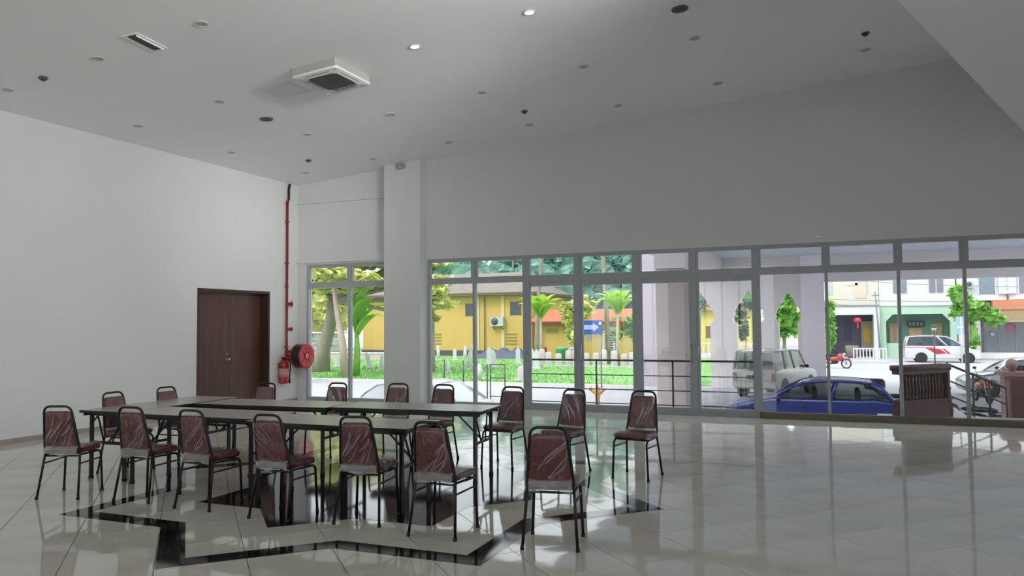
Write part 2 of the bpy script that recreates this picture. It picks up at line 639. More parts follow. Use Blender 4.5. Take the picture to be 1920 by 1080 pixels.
# ---- glazing -------------------------------------------------------------
GY0, GY1 = YF + 0.03, YF + 0.11         # frame depth, set in the wall opening
LOWT, TB0, TB1 = 2.47, 2.47, 2.575
def glazed(name, xs, door=False, sill_mat=None, thick=0.055, fy=(GY0, GY1)):
    w = struct(name)
    y0, y1 = fy
    x0, x1 = xs[0], xs[-1]
    def part(n, a, b, c, d, m=M_alu, dy=0.0):
        k = MB(); k.box(a, b, y0 - dy, y1 + dy, c, d); return k.build(n, m, w)
    part('head_rail', x0, x1, HEAD - 0.05, HEAD)
    part('transom_rail', x0, x1, TB0, TB1, dy=0.01)
    part('sill_rail', x0, x1, 0.0 if not door else 0.0, 0.105 if not door else 0.06, sill_mat or M_alu, dy=0.012)
    for i, x in enumerate(xs):
        a = x - thick / 2
        if i == 0: a = x
        if i == len(xs) - 1: a = x - thick
        part('mullion', a, a + thick, 0.0, HEAD, dy=0.006)
    for i in range(len(xs) - 1):
        a, b = xs[i] + thick / 2, xs[i + 1] - thick / 2
        # opening fanlight with its own sash
        f = 0.042
        k = MB()
        k.box(a, a + f, y0 + 0.01, y1 - 0.01, TB1, HEAD - 0.05); k.box(b - f, b, y0 + 0.01, y1 - 0.01, TB1, HEAD - 0.05)
        k.box(a + f, b - f, y0 + 0.01, y1 - 0.01, TB1, TB1 + 0.02); k.box(a + f, b - f, y0 + 0.01, y1 - 0.01, HEAD - 0.07, HEAD - 0.05)
        s = k.build('fanlight_sash', M_alu, w)
        k = MB(); k.box(a + f, b - f, y0 + 0.036, y0 + 0.042, TB1 + 0.02, HEAD - 0.07); k.build('pane', M_glass, s)
        if door:
            f = 0.05
            top = LOWT - 0.035
            k = MB()
            k.box(a, a + f, y0 + 0.01, y1 - 0.01, 0.06, top); k.box(b - f, b, y0 + 0.01, y1 - 0.01, 0.06, top)
            k.box(a + f, b - f, y0 + 0.01, y1 - 0.01, 0.06, 0.13); k.box(a + f, b - f, y0 + 0.01, y1 - 0.01, top - 0.06, top)
            k.box(a, b, y0 + 0.01, y1 - 0.01, top, TB0)
            s = k.build('door_leaf', M_alu, w)
            k = MB(); k.box(a + f, b - f, y0 + 0.036, y0 + 0.042, 0.13, top - 0.06); k.build('pane', M_glass, s)
            hx = b - f / 2 if i % 2 == 0 else a + f / 2
            k = MB(); k.tube([(hx, y0 - 0.0, 0.95), (hx, y0 - 0.05, 0.97), (hx, y0 - 0.05, 1.23), (hx, y0 - 0.0, 1.25)], 0.011, 8)
            k.build('pull_handle', M_chrome, s)
        else:
            k = MB(); k.box(a, b, y0 + 0.036, y0 + 0.042, 0.105, LOWT); k.build('pane', M_glass, w)
    return w
glazed('window_1', [-10.63, -9.52, -8.47])
glazed('window_2', [-7.62, -6.57, -5.46], thick=0.06)
glazed('door_2', [-5.46, -4.40, -3.265], door=True, thick=0.085)
glazed('door_3', [-3.265, -2.235, -1.15], door=True, thick=0.085)
glazed('window_3', [-1.15, -0.035, 1.055, 1.995, 3.06, 4.14, 5.22, 6.3], sill_mat=M_sill, thick=0.05)
# brown stone kerb below the right-hand glazing
mb = MB(); mb.box(-1.12, 6.3, YF - 0.03, YF + 0.0, 0.0, 0.095)
tag(mb.build('trim_4', M_sill), kind='structure')

def side_glazing(name, pts, along):  # frames and panes for the daylight openings added in unseen walls
    w = struct(name)
    for (a, b) in pts:
        n = 5
        for i in range(n + 1):
            q = a + (b - a) * i / n
            k = MB()
            if along == 'y': k.box(XR + 0.08, XR + 0.16, q - 0.03, q + 0.03, WZ0, WZ1)
            else: k.box(q - 0.03, q + 0.03, YB - 0.16, YB - 0.08, WZ0, WZ1)
            k.build('mullion', M_alu, w)
        k = MB()
        if along == 'y': k.box(XR + 0.11, XR + 0.116, a, b, WZ0, WZ1)
        else: k.box(a, b, YB - 0.116, YB - 0.11, WZ0, WZ1)
        k.build('pane', M_glassc, w)
    return w
side_glazing('added_window_right', RW, 'y')
side_glazing('added_window_back', BW, 'x')

# ---- brown double door in the left wall
d = struct('door_1')
mb = MB()
mb.box(XL - WT, XL + 0.008, DY0, DY0 + 0.05, 0, DZ); mb.box(XL - WT, XL + 0.008, DY1 - 0.05, DY1, 0, DZ); mb.box(XL - WT, XL + 0.008, DY0 + 0.05, DY1 - 0.05, DZ - 0.05, DZ)
mb.build('door_frame', M_doorf, d)
ym = 12.12
for a, b in ((DY0 + 0.053, ym - 0.003), (ym + 0.003, DY1 - 0.053)):
    mb = MB(); mb.box(XL - 0.26, XL - 0.215, a, b, 0.008, DZ - 0.053)
    lf = mb.build('door_leaf', M_door, d)
    if a < 12:
        k = MB(); k.lathe([(0.028, 0), (0.028, 0.006), (0.012, 0.01), (0.012, 0.035), (0.026, 0.045), (0.03, 0.06), (0.02, 0.075), (0, 0.078)], 14, T(XL - 0.215, ym - 0.06, 1.0) @ RY(R(90)))
        k.build('door_knob', M_chrome, lf)
        k = MB(); k.lathe([(0.02, 0), (0.02, 0.006), (0, 0.007)], 12, T(XL - 0.215, ym - 0.06, 1.1) @ RY(R(90)))
        k.build('lock_rose', M_chrome, lf)
# ================================================================ ceiling fixtures
M_lamp_rim = mat('lamp_rim_white', (205, 205, 202), 0.5, vary=0.02)
M_lens_off = mat('lamp_lens_off', (178, 178, 176), 0.4, vary=0.03)
M_lens_on = mat('lamp_lens_lit', (235, 235, 230), 0.4, vary=0.01, emit=((255, 250, 240), 0.9))
M_spk = mat('grey_grille', (88, 88, 88), 0.6, vary=0.05, scale=60)
M_dark = mat('dark_plastic', (52, 52, 52), 0.5, vary=0.08)
M_acw = mat('cassette_white', (226, 226, 224), 0.45, vary=0.015)
M_acg = mat('cassette_grille', (84, 87, 90), 0.6, vary=0.08, scale=50)
TILT = -math.atan(0.085)
def ceil_m(x, y, drop=0.0):
    """frame on the ceiling: local -Z points down out of the ceiling"""
    return T(x, y, zc(x) - drop) @ RY(TILT)
rows = [(6.83, 'sixth'), (8.75, 'third'), (10.87, 'second'), (12.98, 'first')]
ORD = ['first', 'second', 'third', 'fourth', 'fifth', 'sixth', 'seventh', 'eighth']
DL = [  # plan position, row counted from the window wall, place in the row counted from the left wall
    (-9.99, 13.12, 0, 0), (-8.33, 13.08, 0, 1), (-6.62, 13.01, 0, 2), (-4.94, 12.95, 0, 3), (-3.28, 12.89, 0, 4), (-1.59, 12.77, 0, 5), (0.60, 12.62, 0, 6),
    (-10.02, 11.00, 1, 0), (-8.30, 10.95, 1, 1), (-6.59, 10.88, 1, 2), (-4.91, 10.82, 1, 3), (-3.23, 10.70, 1, 4), (-1.61, 10.59, 1, 5),
    (-10.02, 8.93, 2, 0), (-8.26, 8.81, 2, 1), (-4.89, 8.67, 2, 2), (-3.25, 8.55, 2, 3),
    (-10.04, 6.85, 3, 0), (-8.29, 6.77, 3, 1), (-6.57, 6.71, 3, 2)]
def downlight_meshes(lens):
    k = MB(); k.lathe([(0.058, 0.0), (0.078, -0.003), (0.08, -0.007), (0.075, -0.011), (0.06, -0.010), (0.058, -0.004)], 20)
    a = k.build('lamp_rim', M_lamp_rim)
    k = MB(); k.lathe([(0.0, -0.005), (0.04, -0.0055), (0.059, -0.007), (0.059, -0.002)], 20)
    b = k.build('lens', lens)
    return a, b
proto = {}
for x, y, r, c in DL:
    lit = (r, c) in ((2, 2), (2, 3))
    lab = 'round recessed downlight in the %s row from the window wall, %s from the left wall' % (ORD[r], ORD[c])
    if lit:
        lab = 'round downlight with a bright white lens, %s of its row from the left wall' % ORD[c]
    t = thing('ceiling_downlight', lab, 'ceiling light', (x, y, zc(x)), 0, 'recessed downlights in the sloping ceiling')
    t.rotation_euler = (0, TILT, 0)
    if lit not in proto:
        a, b = downlight_meshes(M_lens_on if lit else M_lens_off)
        a.parent = t; b.parent = t
        proto[lit] = (a, b)
    else:
        for o in proto[lit]: copy_part(o, t)
# two dark loudspeakers and four small detectors
for x, y, where in ((-8.28, 9.86, 'second from the left wall, nearer the double door'), (-1.62, 9.51, 'at the upper right, nearest the gallery soffit')):
    t = thing('ceiling_speaker', 'dark round ceiling loudspeaker ' + where, 'speaker', (x, y, zc(x)), 0, 'ceiling loudspeakers')
    t.rotation_euler = (0, TILT, 0)
    k = MB(); k.lathe([(0.085, 0), (0.105, -0.004), (0.105, -0.012), (0.09, -0.014)], 20); k.build('rim', M_spk, t)
    k = MB(); k.lathe([(0, -0.018), (0.05, -0.017), (0.09, -0.012), (0.09, -0.002)], 20); k.build('grille', M_dark, t)
for x, y, where in ((-9.33, 12.33, 'nearest the corner of window wall and left wall'), (-4.72, 12.13, 'above the glazed double doors'),
                    (0.57, 11.86, 'beside the gallery soffit edge'), (-9.32, 6.82, 'near the left wall, toward the camera')):
    t = thing('smoke_detector', 'small dark ceiling detector ' + where, 'detector', (x, y, zc(x)), 0, 'small ceiling detectors')
    t.rotation_euler = (0, TILT, 0)
    k = MB(); k.lathe([(0.045, 0), (0.055, -0.004), (0.055, -0.02), (0.045, -0.026)], 16); k.build('base', M_spk, t)
    k = MB(); k.lathe([(0, -0.05), (0.02, -0.048), (0.035, -0.034), (0.045, -0.024)], 16); k.build('sensor_head', M_dark, t)
# slot vent
t = thing('slot_vent', 'narrow dark slot vent with a raised white lip at the upper left of the ceiling', 'vent', (-7.45, 6.73, zc(-7.45)))
t.rotation_euler = (0, TILT, R(8))
k = MB()
for a in ((-0.10, -0.075), (0.065, 0.10)): k.box(a[0], a[1], -0.24, 0.24, -0.014, 0)
k.box(-0.10, 0.10, -0.26, -0.24, -0.014, 0); k.box(-0.10, 0.10, 0.24, 0.26, -0.014, 0)
k.build('frame', M_acw, t)
k = MB(); k.box(-0.075, 0.065, -0.24, 0.24, -0.006, -0.001); k.build('opening', M_dark, t)
k = MB()
k.x = T(0.068, 0, -0.012) @ RY(R(-65))
k.box(-0.02, 0.02, -0.235, 0.235, -0.004, 0.0)
k.build('blade', M_acw, t)

# air conditioner cassette, hung under the ceiling
ACX, ACY, ACS = -6.28, 8.8, 0.47
t = thing('ceiling_air_conditioner', 'white square air conditioner cassette with a dark grille under the ceiling', 'air conditioner', (ACX, ACY, zc(ACX)), 0)
t.rotation_euler = (0, TILT, 0); t.scale = (0.76, 0.88, 1.0)
k = MB(); k.prism(rrect(-ACS, ACS, -ACS, ACS, 0.02, 2), -0.105, 0.0); k.build('casing', mat('cassette_casing', (172, 168, 164), 0.5, vary=0.02), t)
k = MB()
p1 = rrect(-ACS - 0.01, ACS + 0.01, -ACS - 0.01, ACS + 0.01, 0.05, 4)
k.pad(p1, -0.135, -0.102, 0.012, steps=2)
k.build('fascia', M_acw, t)
k = MB()
gp = []
for q in rrect(-0.30, 0.30, -0.30, 0.30, 0.08, 4): gp.append(q)
k.prism(gp, -0.139, -0.130); gr = k.build('intake_grille', M_acg, t)
for i in range(11):
    y = -0.27 + i * 0.054
    w = 0.295 if abs(y) < 0.22 else 0.24
    k = MB(); k.box(-w, w, y - 0.006, y + 0.006, -0.143, -0.139); k.build('grille_slat', M_dark, gr)
for a in range(4):
    k = MB(); k.x = RZ(R(90 * a))
    k.prism(rrect(-0.26, 0.26, 0.345, 0.395, 0.02, 3), -0.138, -0.131); k.build('air_slot', mat('slot_black', (14, 14, 14), 0.6) if a == 0 else MATS['slot_black'], t)
    k = MB(); k.x = RZ(R(90 * a)) @ T(0, 0.37, -0.140) @ RX(R(18)); k.box(-0.28, 0.28, -0.018, 0.018, -0.002, 0.002); k.build('air_flap', M_acw, t)
    k = MB(); k.x = RZ(R(90 * a)); k.prism(rrect(0.40, 0.455, 0.40, 0.455, 0.012, 2), -0.140, -0.134); k.build('corner_cover', M_lamp_rim, t)
# faint square access hatch beside it
t = thing('access_hatch', 'flush pale access hatch in the ceiling left of the air conditioner', 'hatch', (-7.22, 8.98, zc(-7.22)))
t.rotation_euler = (0, TILT, 0)
k = MB(); k.box(-0.25, 0.25, -0.25, 0.25, -0.006, 0); k.build('panel', mat('hatch_paint', (226, 228, 226), 0.6, vary=0.01), t)
k = MB()
for a in range(4):
    k.x = RZ(R(90 * a)); k.box(-0.28, 0.28, 0.262, 0.28, -0.004, 0)
k.build('frame', M_ceil, t)
# sensor boxes
t = thing('wall_sensor', 'small grey sensor at the top of the white pilaster', 'sensor', (-8.08, YF - 0.25, zc(-8.08) - 0.09))
k = MB(); k.prism(rrect(-0.1, 0.1, -0.05, 0.06, 0.025, 3), 0, 0.05, RX(R(90))); k.build('body', mat('sensor_grey', (150, 150, 146), 0.5), t)
k = MB(); k.sphere((0, -0.05, -0.005), 0.035, 12, 8, (1.4, 0.5, 0.8)); k.build('lens', M_lens_off, t)
t = thing('motion_sensor', 'small white sensor above the right-hand windows', 'sensor', (-0.13, YF, 3.07))
k = MB(); k.prism(rrect(-0.045, 0.045, -0.015, 0.015, 0.01, 3), 0, 0.07, RX(R(90))); k.build('body', mat('sensor_white', (235, 235, 232), 0.4), t)
k = MB(); k.tube([(0.02, -0.03, -0.015), (-0.02, -0.035, -0.06), (-0.03, -0.02, -0.1)], 0.004, 6); k.build('cable', MATS['sensor_white'], t)

# ================================================================ fire equipment in the corner
M_red = mat('fire_red', (176, 26, 30), 0.32, vary=0.06, scale=12, coat=0.3)
M_redpipe = mat('red_pipe', (138, 30, 32), 0.4, vary=0.08, scale=12)
M_hose = mat('black_hose', (14, 14, 15), 0.45, vary=0.1)
PX, PY = XL + 0.045, 13.56
t = thing('red_riser_pipe', 'thin red fire riser pipe running down the corner of the left wall', 'pipe', (PX, PY, 0))
k = MB(); k.tube([(0, 0, 4.34), (0, 0, 1.0), (0.01, 0.005, 0.94), (0.08, 0.03, 0.92), (0.2, 0.08, 0.95)], 0.026, 10); k.build('pipe', M_redpipe, t)
for z, r in ((2.12, 0.062), (1.58, 0.045)):
    k = MB(); k.tube([(0, 0, z), (0.05, 0.05, z)], 0.03, 10); k.lathe([(r, -0.02), (r * 1.05, 0), (r * 0.7, 0.02), (0, 0.024)], 14, T(0.07, 0.075, z) @ RZ(R(45)) @ RY(R(90)))
    k.build('valve', M_redpipe, t)
for z in (3.9, 3.0, 2.5, 1.2):
    k = MB(); k.box(-0.040, 0.03, -0.032, 0.032, z - 0.012, z + 0.012); k.build('clamp', M_redpipe, t)
k = MB(); k.lathe([(0.034, 0), (0.034, 0.05), (0.02, 0.06)], 10, T(0, 0, 4.3)); k.build('cap', M_redpipe, t)
t = thing('black_conduit', 'black flexible conduit between the red pipe and the ceiling', 'conduit', (PX, PY, 0))
pts = [(0.0, 0.0, 4.34)] + [(0.012 * math.sin(i * 0.9), 0.03 + 0.012 * i * 0.5 + 0.01 * math.cos(i), 4.38 + i * 0.05) for i in range(8)]
k = MB(); k.tube(pts, 0.024, 8); tag(k.build('hose', M_hose, t))
k = MB()
for i in range(14):
    z = 4.37 + i * 0.027
    k.lathe([(0.024, 0), (0.028, 0.006), (0.024, 0.012)], 8, T(0.008 * math.sin(i * 0.5), 0.032 + i * 0.003, z))
k.build('corrugation', M_hose, t)
# hose reel, axis square to the left wall
RXc, RYc, RZc = -10.36, 13.66, 1.0
t = thing('fire_hose_reel', 'red fire hose reel wound with black hose in the room corner', 'hose reel', (RXc, RYc, RZc))
mx = RY(R(90))
k = MB(); k.lathe([(0.0, -0.012), (0.08, -0.012), (0.1, 0.0), (0.2, 0.0), (0.262, 0.008), (0.27, 0.0), (0.262, -0.012), (0.2, -0.018)], 32, mx); k.build('front_disc', M_red, t)
k = MB(); k.lathe([(0.0, 0.004), (0.055, 0.006), (0.06, 0.014), (0.03, 0.022), (0, 0.024)], 20, mx); k.build('hub', mat('reel_label', (226, 120, 122), 0.4), t)
k = MB(); k.lathe([(0.2, 0.0), (0.262, 0.008), (0.27, 0.0), (0.262, -0.012)], 32, T(-0.22, 0, 0) @ mx); k.lathe([(0.0, 0.0), (0.2, 0.0)], 32, T(-0.22, 0, 0) @ mx); k.build('rear_disc', M_red, t)
k = MB()
for rr, nn in ((0.235, 7), (0.215, 6)):
    for i in range(nn):
        x = -0.2 + i * 0.0285 + (0.0 if nn == 7 else 0.014)
        k.tube([(x, rr * math.cos(a * math.pi / 14), rr * math.sin(a * math.pi / 14)) for a in range(28)], 0.0155, 6, closed=True)
k.build('hose_coil', M_hose, t)
for i in range(8):
    k = MB(); k.x = RX(R(45 * i)); k.prism(rrect(-0.02, 0.02, 0.09, 0.22, 0.015, 2), 0.002, 0.007, RZ(0) @ RY(R(90))); k.build('spoke', M_red, t)
k = MB(); k.tube([(-0.49, 0.0, 0), (-0.1, 0, 0)], 0.03, 10); k.box(-0.49, -0.475, -0.1, 0.1, -0.12, 0.12); k.build('wall_bracket', M_red, t)
k = MB(); k.tube([(-0.3, -0.09, -0.05), (-0.27, -0.2, -0.02), (-0.25, -0.28, 0.02)], 0.02, 8); k.lathe([(0.02, 0), (0.028, 0.03), (0.014, 0.1), (0.018, 0.12)], 10, T(-0.25, -0.28, 0.02)); k.build('nozzle', M_redpipe, t)
# extinguisher
t = thing('fire_extinguisher', 'red fire extinguisher hung low on the left wall below the pipe', 'extinguisher', (XL + 0.115, 13.38, 0.43))
t.scale = (1.15, 1.25, 1.05)
k = MB(); k.lathe([(0.07, 0), (0.084, 0.012), (0.086, 0.05), (0.086, 0.37), (0.075, 0.415), (0.045, 0.45), (0.026, 0.462), (0.026, 0.48)], 20); k.build('cylinder', M_red, t)
k = MB(); k.lathe([(0.0868, 0.14), (0.0868, 0.30)], 20); k.build('instruction_label', mat('label_pale', (205, 150, 145), 0.5, vary=0.25, scale=30), t)
k = MB(); k.cbox((0, 0, 0.495), (0.04, 0.04, 0.04)); k.bar((0, 0, 0.515), (0.04, -0.12, 0.54), 0.018, 0.012); k.bar((0, 0, 0.5), (0.03, -0.1, 0.505), 0.016, 0.01); k.build('valve_lever', M_black, t)
k = MB(); k.tube([(0.02, 0.02, 0.49), (0.05, 0.09, 0.47), (0.05, 0.12, 0.36), (0.04, 0.115, 0.2), (0.04, 0.11, 0.1)], 0.011, 8); k.lathe([(0.012, 0), (0.02, 0.1)], 10, T(0.04, 0.11, 0.1) @ RX(R(180))); k.build('discharge_hose', M_hose, t)
k = MB(); k.box(-0.1, -0.084, -0.03, 0.03, 0.3, 0.42); k.lathe([(0.088, 0.33), (0.09, 0.335), (0.09, 0.345), (0.088, 0.35)], 20); k.build('bracket', M_black, t)
# ================================================================ stacking banquet chairs
M_vinyl = mat('maroon_vinyl', (92, 9, 26), 0.42, vary=0.1, scale=9, bump=0.25, bscale=16, coat=0.1, spec=0.35, stretch=(1, 1, 2.2))
M_film = film_mat('clear_plastic_film')
M_hem = film_mat('milky_plastic_hem', haze=0.2, r0=0.14)
M_crease = film_mat('film_crease', haze=0.075, r0=0.14)
M_foot = mat('rubber_foot', (22, 22, 22), 0.7, vary=0.1)
ZB, ZT = 0.435, 0.905            # backrest frame, bottom and top
LEAN = R(12)
YBK = -0.135                     # where the backrest stands on the seat
BACK = T(0, YBK, ZB) @ RX(-LEAN)      # local XZ plane of the back; local -Y is behind... leaning to -Y
BACK = T(0, YBK, ZB) @ RX(LEAN)
HB = (ZT - ZB) / math.cos(LEAN)
def back_outline(wb, wt, z0, z1, rb, rt, n=5):
    """trapezoid with rounded corners in (x, z), counter-clockwise"""
    C = [(-wb, z0, rb), (wb, z0, rb), (wt, z1, rt), (-wt, z1, rt)]
    out = []
    for i in range(4):
        p = Vector(C[i][:2]); a = Vector(C[i - 1][:2]); b = Vector(C[(i + 1) % 4][:2])
        u, v = (a - p).normalized(), (b - p).normalized()
        ang = u.angle(v)
        dist = C[i][2] / math.tan(ang / 2)
        s0, s1 = p + u * dist, p + v * dist
        for k in range(n + 1):
            t = k / n
            q = s0 * (1 - t) ** 2 + p * 2 * t * (1 - t) + s1 * t * t
            out.append((q.x, q.y))
    return out
def make_chair_parts():
    P = {}
    # frame of the back: one closed bent tube
    k = MB(); k.x = BACK
    k.tube([(x, 0, z) for x, z in back_outline(0.178, 0.132, 0.0, HB - 0.011, 0.035, 0.075)], 0.0118, 9, closed=True)
    P['back_frame'] = k.build('back_frame', M_black)
    # pad of the back
    k = MB(); k.x = BACK @ RX(R(90))
    k.pad(back_outline(0.160, 0.124, 0.066, HB - 0.062, 0.03, 0.04), -0.022, 0.016, 0.014, crown=0.006)
    P['backrest'] = k.build('backrest', M_vinyl)
    # seat pad
    k = MB()
    seat = back_outline(0.178, 0.19, -0.140, 0.225, 0.035, 0.06)
    k.pad(seat, 0.428, 0.482, 0.022, crown=0.006)
    P['seat'] = k.build('seat', M_vinyl)
    # seat frame under the pad, with the cross bar under the back
    k = MB()
    k.tube([(-0.176, -0.142, 0.42), (-0.18, 0.15, 0.415)], 0.0105, 8)
    k.tube([(0.176, -0.142, 0.42), (0.18, 0.15, 0.415)], 0.0105, 8)
    k.tube([(-0.176, -0.14, 0.408), (0.176, -0.14, 0.408)], 0.0095, 8)
    k.tube([(-0.182, 0.15, 0.415), (0.182, 0.15, 0.415)], 0.0095, 8)
    P['seat_frame'] = k.build('seat_frame', M_black)
    legs = []
    for s in (-1, 1):
        k = MB(); k.tube([(s * 0.172, YBK + 0.002, 0.44), (s * 0.18, -0.15, 0.34), (s * 0.203, -0.205, 0.012)], 0.0115, 9)
        l = k.build('leg', M_black); legs.append(l)
        k = MB(); k.lathe([(0.015, 0.0), (0.0155, 0.02), (0.0125, 0.03)], 9, T(s * 0.2038, -0.2065, 0)); f = k.build('foot_cap', M_foot); f.parent = l
        bend = [(s * 0.183, 0.15 + 0.055 * math.sin(a), 0.36 + 0.055 * math.cos(a)) for a in [i * math.pi / 10 for i in range(6)]]
        k = MB(); k.tube([(s * 0.18, 0.02, 0.415)] + bend + [(s * 0.198, 0.212, 0.012)], 0.0115, 9)
        l = k.build('leg', M_black); legs.append(l)
        k = MB(); k.lathe([(0.015, 0.0), (0.0155, 0.02), (0.0125, 0.03)], 9, T(s * 0.1985, 0.2122, 0)); f = k.build('foot_cap', M_foot); f.parent = l
        k = MB(); k.tube([(s * 0.181, -0.152, 0.335), (s * 0.187, 0.206, 0.34)], 0.008, 8)
        legs.append(k.build('stretcher', M_black))
    P['legs'] = legs
    return P
def film_back(seed):
    """crinkled plastic bag drawn over the back, its loose hem hanging below"""
    rn = random.Random(seed)
    ph = [(rn.uniform(0, 6.28), rn.uniform(6, 22), rn.uniform(-16, 16), rn.uniform(0.3, 1)) for _ in range(7)]
    k = MB(); k.x = BACK
    nu, nv = 26, 22
    hem = 0.052
    def pt(side, u, v):
        z = hem + (HB - 0.056 - hem) * v
        w = 0.166 + (0.127 - 0.166) * max(0, min(1, v))
        if v > 0.9: w -= 0.028 * ((v - 0.9) / 0.1) ** 2
        x = (u * 2 - 1) * (w + 0.002)
        edge = max(0.0, 1 - abs(u * 2 - 1) ** 6)
        top = max(0.0, 1 - max(0, (v - 0.93) / 0.07) ** 2)
        base = (-0.026 if side < 0 else 0.031)
        yy = base * (0.25 + 0.75 * edge) * (0.2 + 0.8 * top)
        w_ = 0
        for p, fx, fz, am in ph:
            w_ += am * math.sin(p + fx * x * 3 + fz * z * 2.2 + 2.0 * math.sin(9 * z + p))
        amp = 0.0034 + (0.004 if v < 0.12 else 0)
        yy += (1 if side > 0 else -1) * abs(w_) * amp * edge
        if v < 0.12: z += 0.012 * math.sin(9 * x * 3 + ph[0][0]) * (0.12 - v) / 0.12
        return (x, -yy if False else yy, z)
    for side in (-1, 1):
        vs = [pt(side, i / nu, j / nv) for j in range(nv + 1) for i in range(nu + 1)]
        fs = [(j * (nu + 1) + i, j * (nu + 1) + i + 1, (j + 1) * (nu + 1) + i + 1, (j + 1) * (nu + 1) + i) for j in range(nv) for i in range(nu)]
        k.add(vs, fs, True)
    o = k.build('plastic_back_wrap', M_film)
    # loose milky hem of the bag between the pad and the seat
    k = MB(); k.x = BACK
    vs = []
    n, m_ = 22, 6
    for j in range(m_ + 1):
        for i in range(n + 1):
            u, v = i / n, j / m_
            x = (u * 2 - 1) * 0.163
            z = 0.066 - v * (0.066 + 0.012 * math.sin(ph[1][0] + 7 * u) + 0.006)
            yy = -0.031 + 0.005 * math.sin(ph[2][0] + 11 * u + 4 * v) * v - 0.008 * v
            vs.append((x, yy, z))
    k.add(vs, [(j * (n + 1) + i, j * (n + 1) + i + 1, (j + 1) * (n + 1) + i + 1, (j + 1) * (n + 1) + i) for j in range(m_) for i in range(n)], True)
    q = k.build('plastic_hem', M_hem, o)
    # raised film creases fanning from a corner, milkier to put reflected streaks into colour
    k = MB(); k.x = BACK
    for side in (-1, 1):
        yb = -0.0345 if side < 0 else 0.0405
        x0, z0 = rn.uniform(-0.12, 0.12), rn.choice((0.08, HB - 0.1))
        base_a = rn.uniform(0.6, 1.1)
        for c in range(rn.randint(6, 9)):
            sx, sz = x0 + rn.uniform(-0.11, 0.11), z0 + rn.uniform(-0.03, 0.16) * (1 if z0 < 0.2 else -1)
            a = base_a + rn.uniform(-0.22, 0.22)
            L = rn.uniform(0.14, 0.34)
            up = 1 if z0 < 0.2 else -1
            bw = rn.uniform(-0.03, 0.03)
            wd = rn.uniform(0.003, 0.012)
            vs = []
            n = 9
            for i in range(n + 1):
                t = i / n
                px_ = sx + math.cos(a) * L * t * (1 if x0 < 0 else -1) + bw * math.sin(math.pi * t)
                pz_ = sz + up * math.sin(abs(a)) * L * t
                lim = 0.152 - 0.03 * max(0, pz_ / HB)
                px_ = max(-lim, min(lim, px_)); pz_ = max(0.075, min(HB - 0.075, pz_))
                w_ = wd * math.sin(math.pi * (0.08 + 0.84 * t))
                vs += [(px_ - w_, yb, pz_ + w_ * 0.5), (px_, yb + side * 0.0025, pz_), (px_ + w_, yb, pz_ - w_ * 0.5)]
            fs = []
            for i in range(n):
                b = i * 3
                fs += [(b, b + 1, b + 4, b + 3), (b + 1, b + 2, b + 5, b + 4)]
            k.add(vs, fs, True)
    q = k.build('plastic_creases', M_crease, o)
    q['kind'] = 'stuff'
    return o
def film_seat(seed):
    rn = random.Random(seed + 50)
    ph = [(rn.uniform(0, 6.28), rn.uniform(-18, 18), rn.uniform(-18, 18), rn.uniform(0.3, 1)) for _ in range(7)]
    k = MB()
    nu, nv = 24, 22
    vs = []
    for j in range(nv + 1):
        for i in range(nu + 1):
            u, v = i / nu * 2 - 1, j / nv * 2 - 1
            x, y = u * 0.198, 0.035 + v * 0.202
            ed = max(abs(u), abs(v))
            z = 0.4905
            if ed > 0.88: z -= 0.055 * ((ed - 0.88) / 0.12) ** 1.3
            w_ = sum(am * math.sin(p + fx * x * 2.5 + fy * y * 2.5 + 1.5 * math.sin(14 * y + p)) for p, fx, fy, am in ph)
            z += abs(w_) * 0.0045
            if v > 0.75: z += 0.012 * rn.random()
            if v < -0.7: z = max(z, 0.486)
            vs.append((x, y, z))
    fs = [(j * (nu + 1) + i, j * (nu + 1) + i + 1, (j + 1) * (nu + 1) + i + 1, (j + 1) * (nu + 1) + i) for j in range(nv) for i in range(nu)]
    k.add(vs, fs, True)
    return k.build('plastic_seat_wrap', M_film)
CP = make_chair_parts()
FILMS = [(film_back(s), film_seat(s)) for s in (3, 8, 21, 34)]
_used = set()
def place_chair(x, y, face, label, film, group):
    """face: direction the sitter looks, degrees from +Y counter-clockwise"""
    t = thing('stacking_chair', label, 'chair', (x, y, 0), R(face), group)
    def use(o):
        if id(o) not in _used and o.parent is None:
            _used.add(id(o)); o.parent = t; return o
        c = o.copy(); COL.objects.link(c); c.parent = t
        for g in list(o.children):
            q = g.copy(); COL.objects.link(q); q.parent = c
        return c
    for key in ('back_frame', 'backrest', 'seat', 'seat_frame'): use(CP[key])
    for l in CP['legs']: use(l)
    for f in FILMS[film]: use(f)
    return t
GF = 'maroon chairs along the near side of the tables'
GB = 'maroon chairs along the window side of the tables'
GL = 'maroon chairs at the left end of the tables'
# rear feet midpoints measured on the floor; the chair centre lies 0.2 m ahead of them
front = [(-6.91, 5.29, 20), (-6.125, 5.445, 5), (-5.355, 5.42, 0), (-4.45, 5.36, 1), (-3.65, 5.48, 8), (-2.885, 5.36, 0), (-1.925, 5.38, 11)]
fl = ['plastic-wrapped maroon chair at the far left end of the near row', 'second maroon chair from the left in the near row, back to the camera',
      'third maroon chair from the left in the near row, pale wrap below its back', 'fourth maroon chair from the left in the near row, diagonal creases in its wrap',
      'fifth maroon chair from the left in the near row', 'sixth maroon chair of the near row, in front of the table corner',
      'nearest maroon chair, alone at the right end of the near row']
for i, (x, y, a) in enumerate(front):
    place_chair(x - 0.2 * math.sin(R(a)), y + 0.2 * math.cos(R(a)), a, fl[i], i % 4, GF)
left = [(-7.49, 6.58, -90, 'maroon chair at the left table end, the nearer one to the camera'), (-7.49, 7.35, -92, 'maroon chair at the left table end, the farther one by the white wall')]
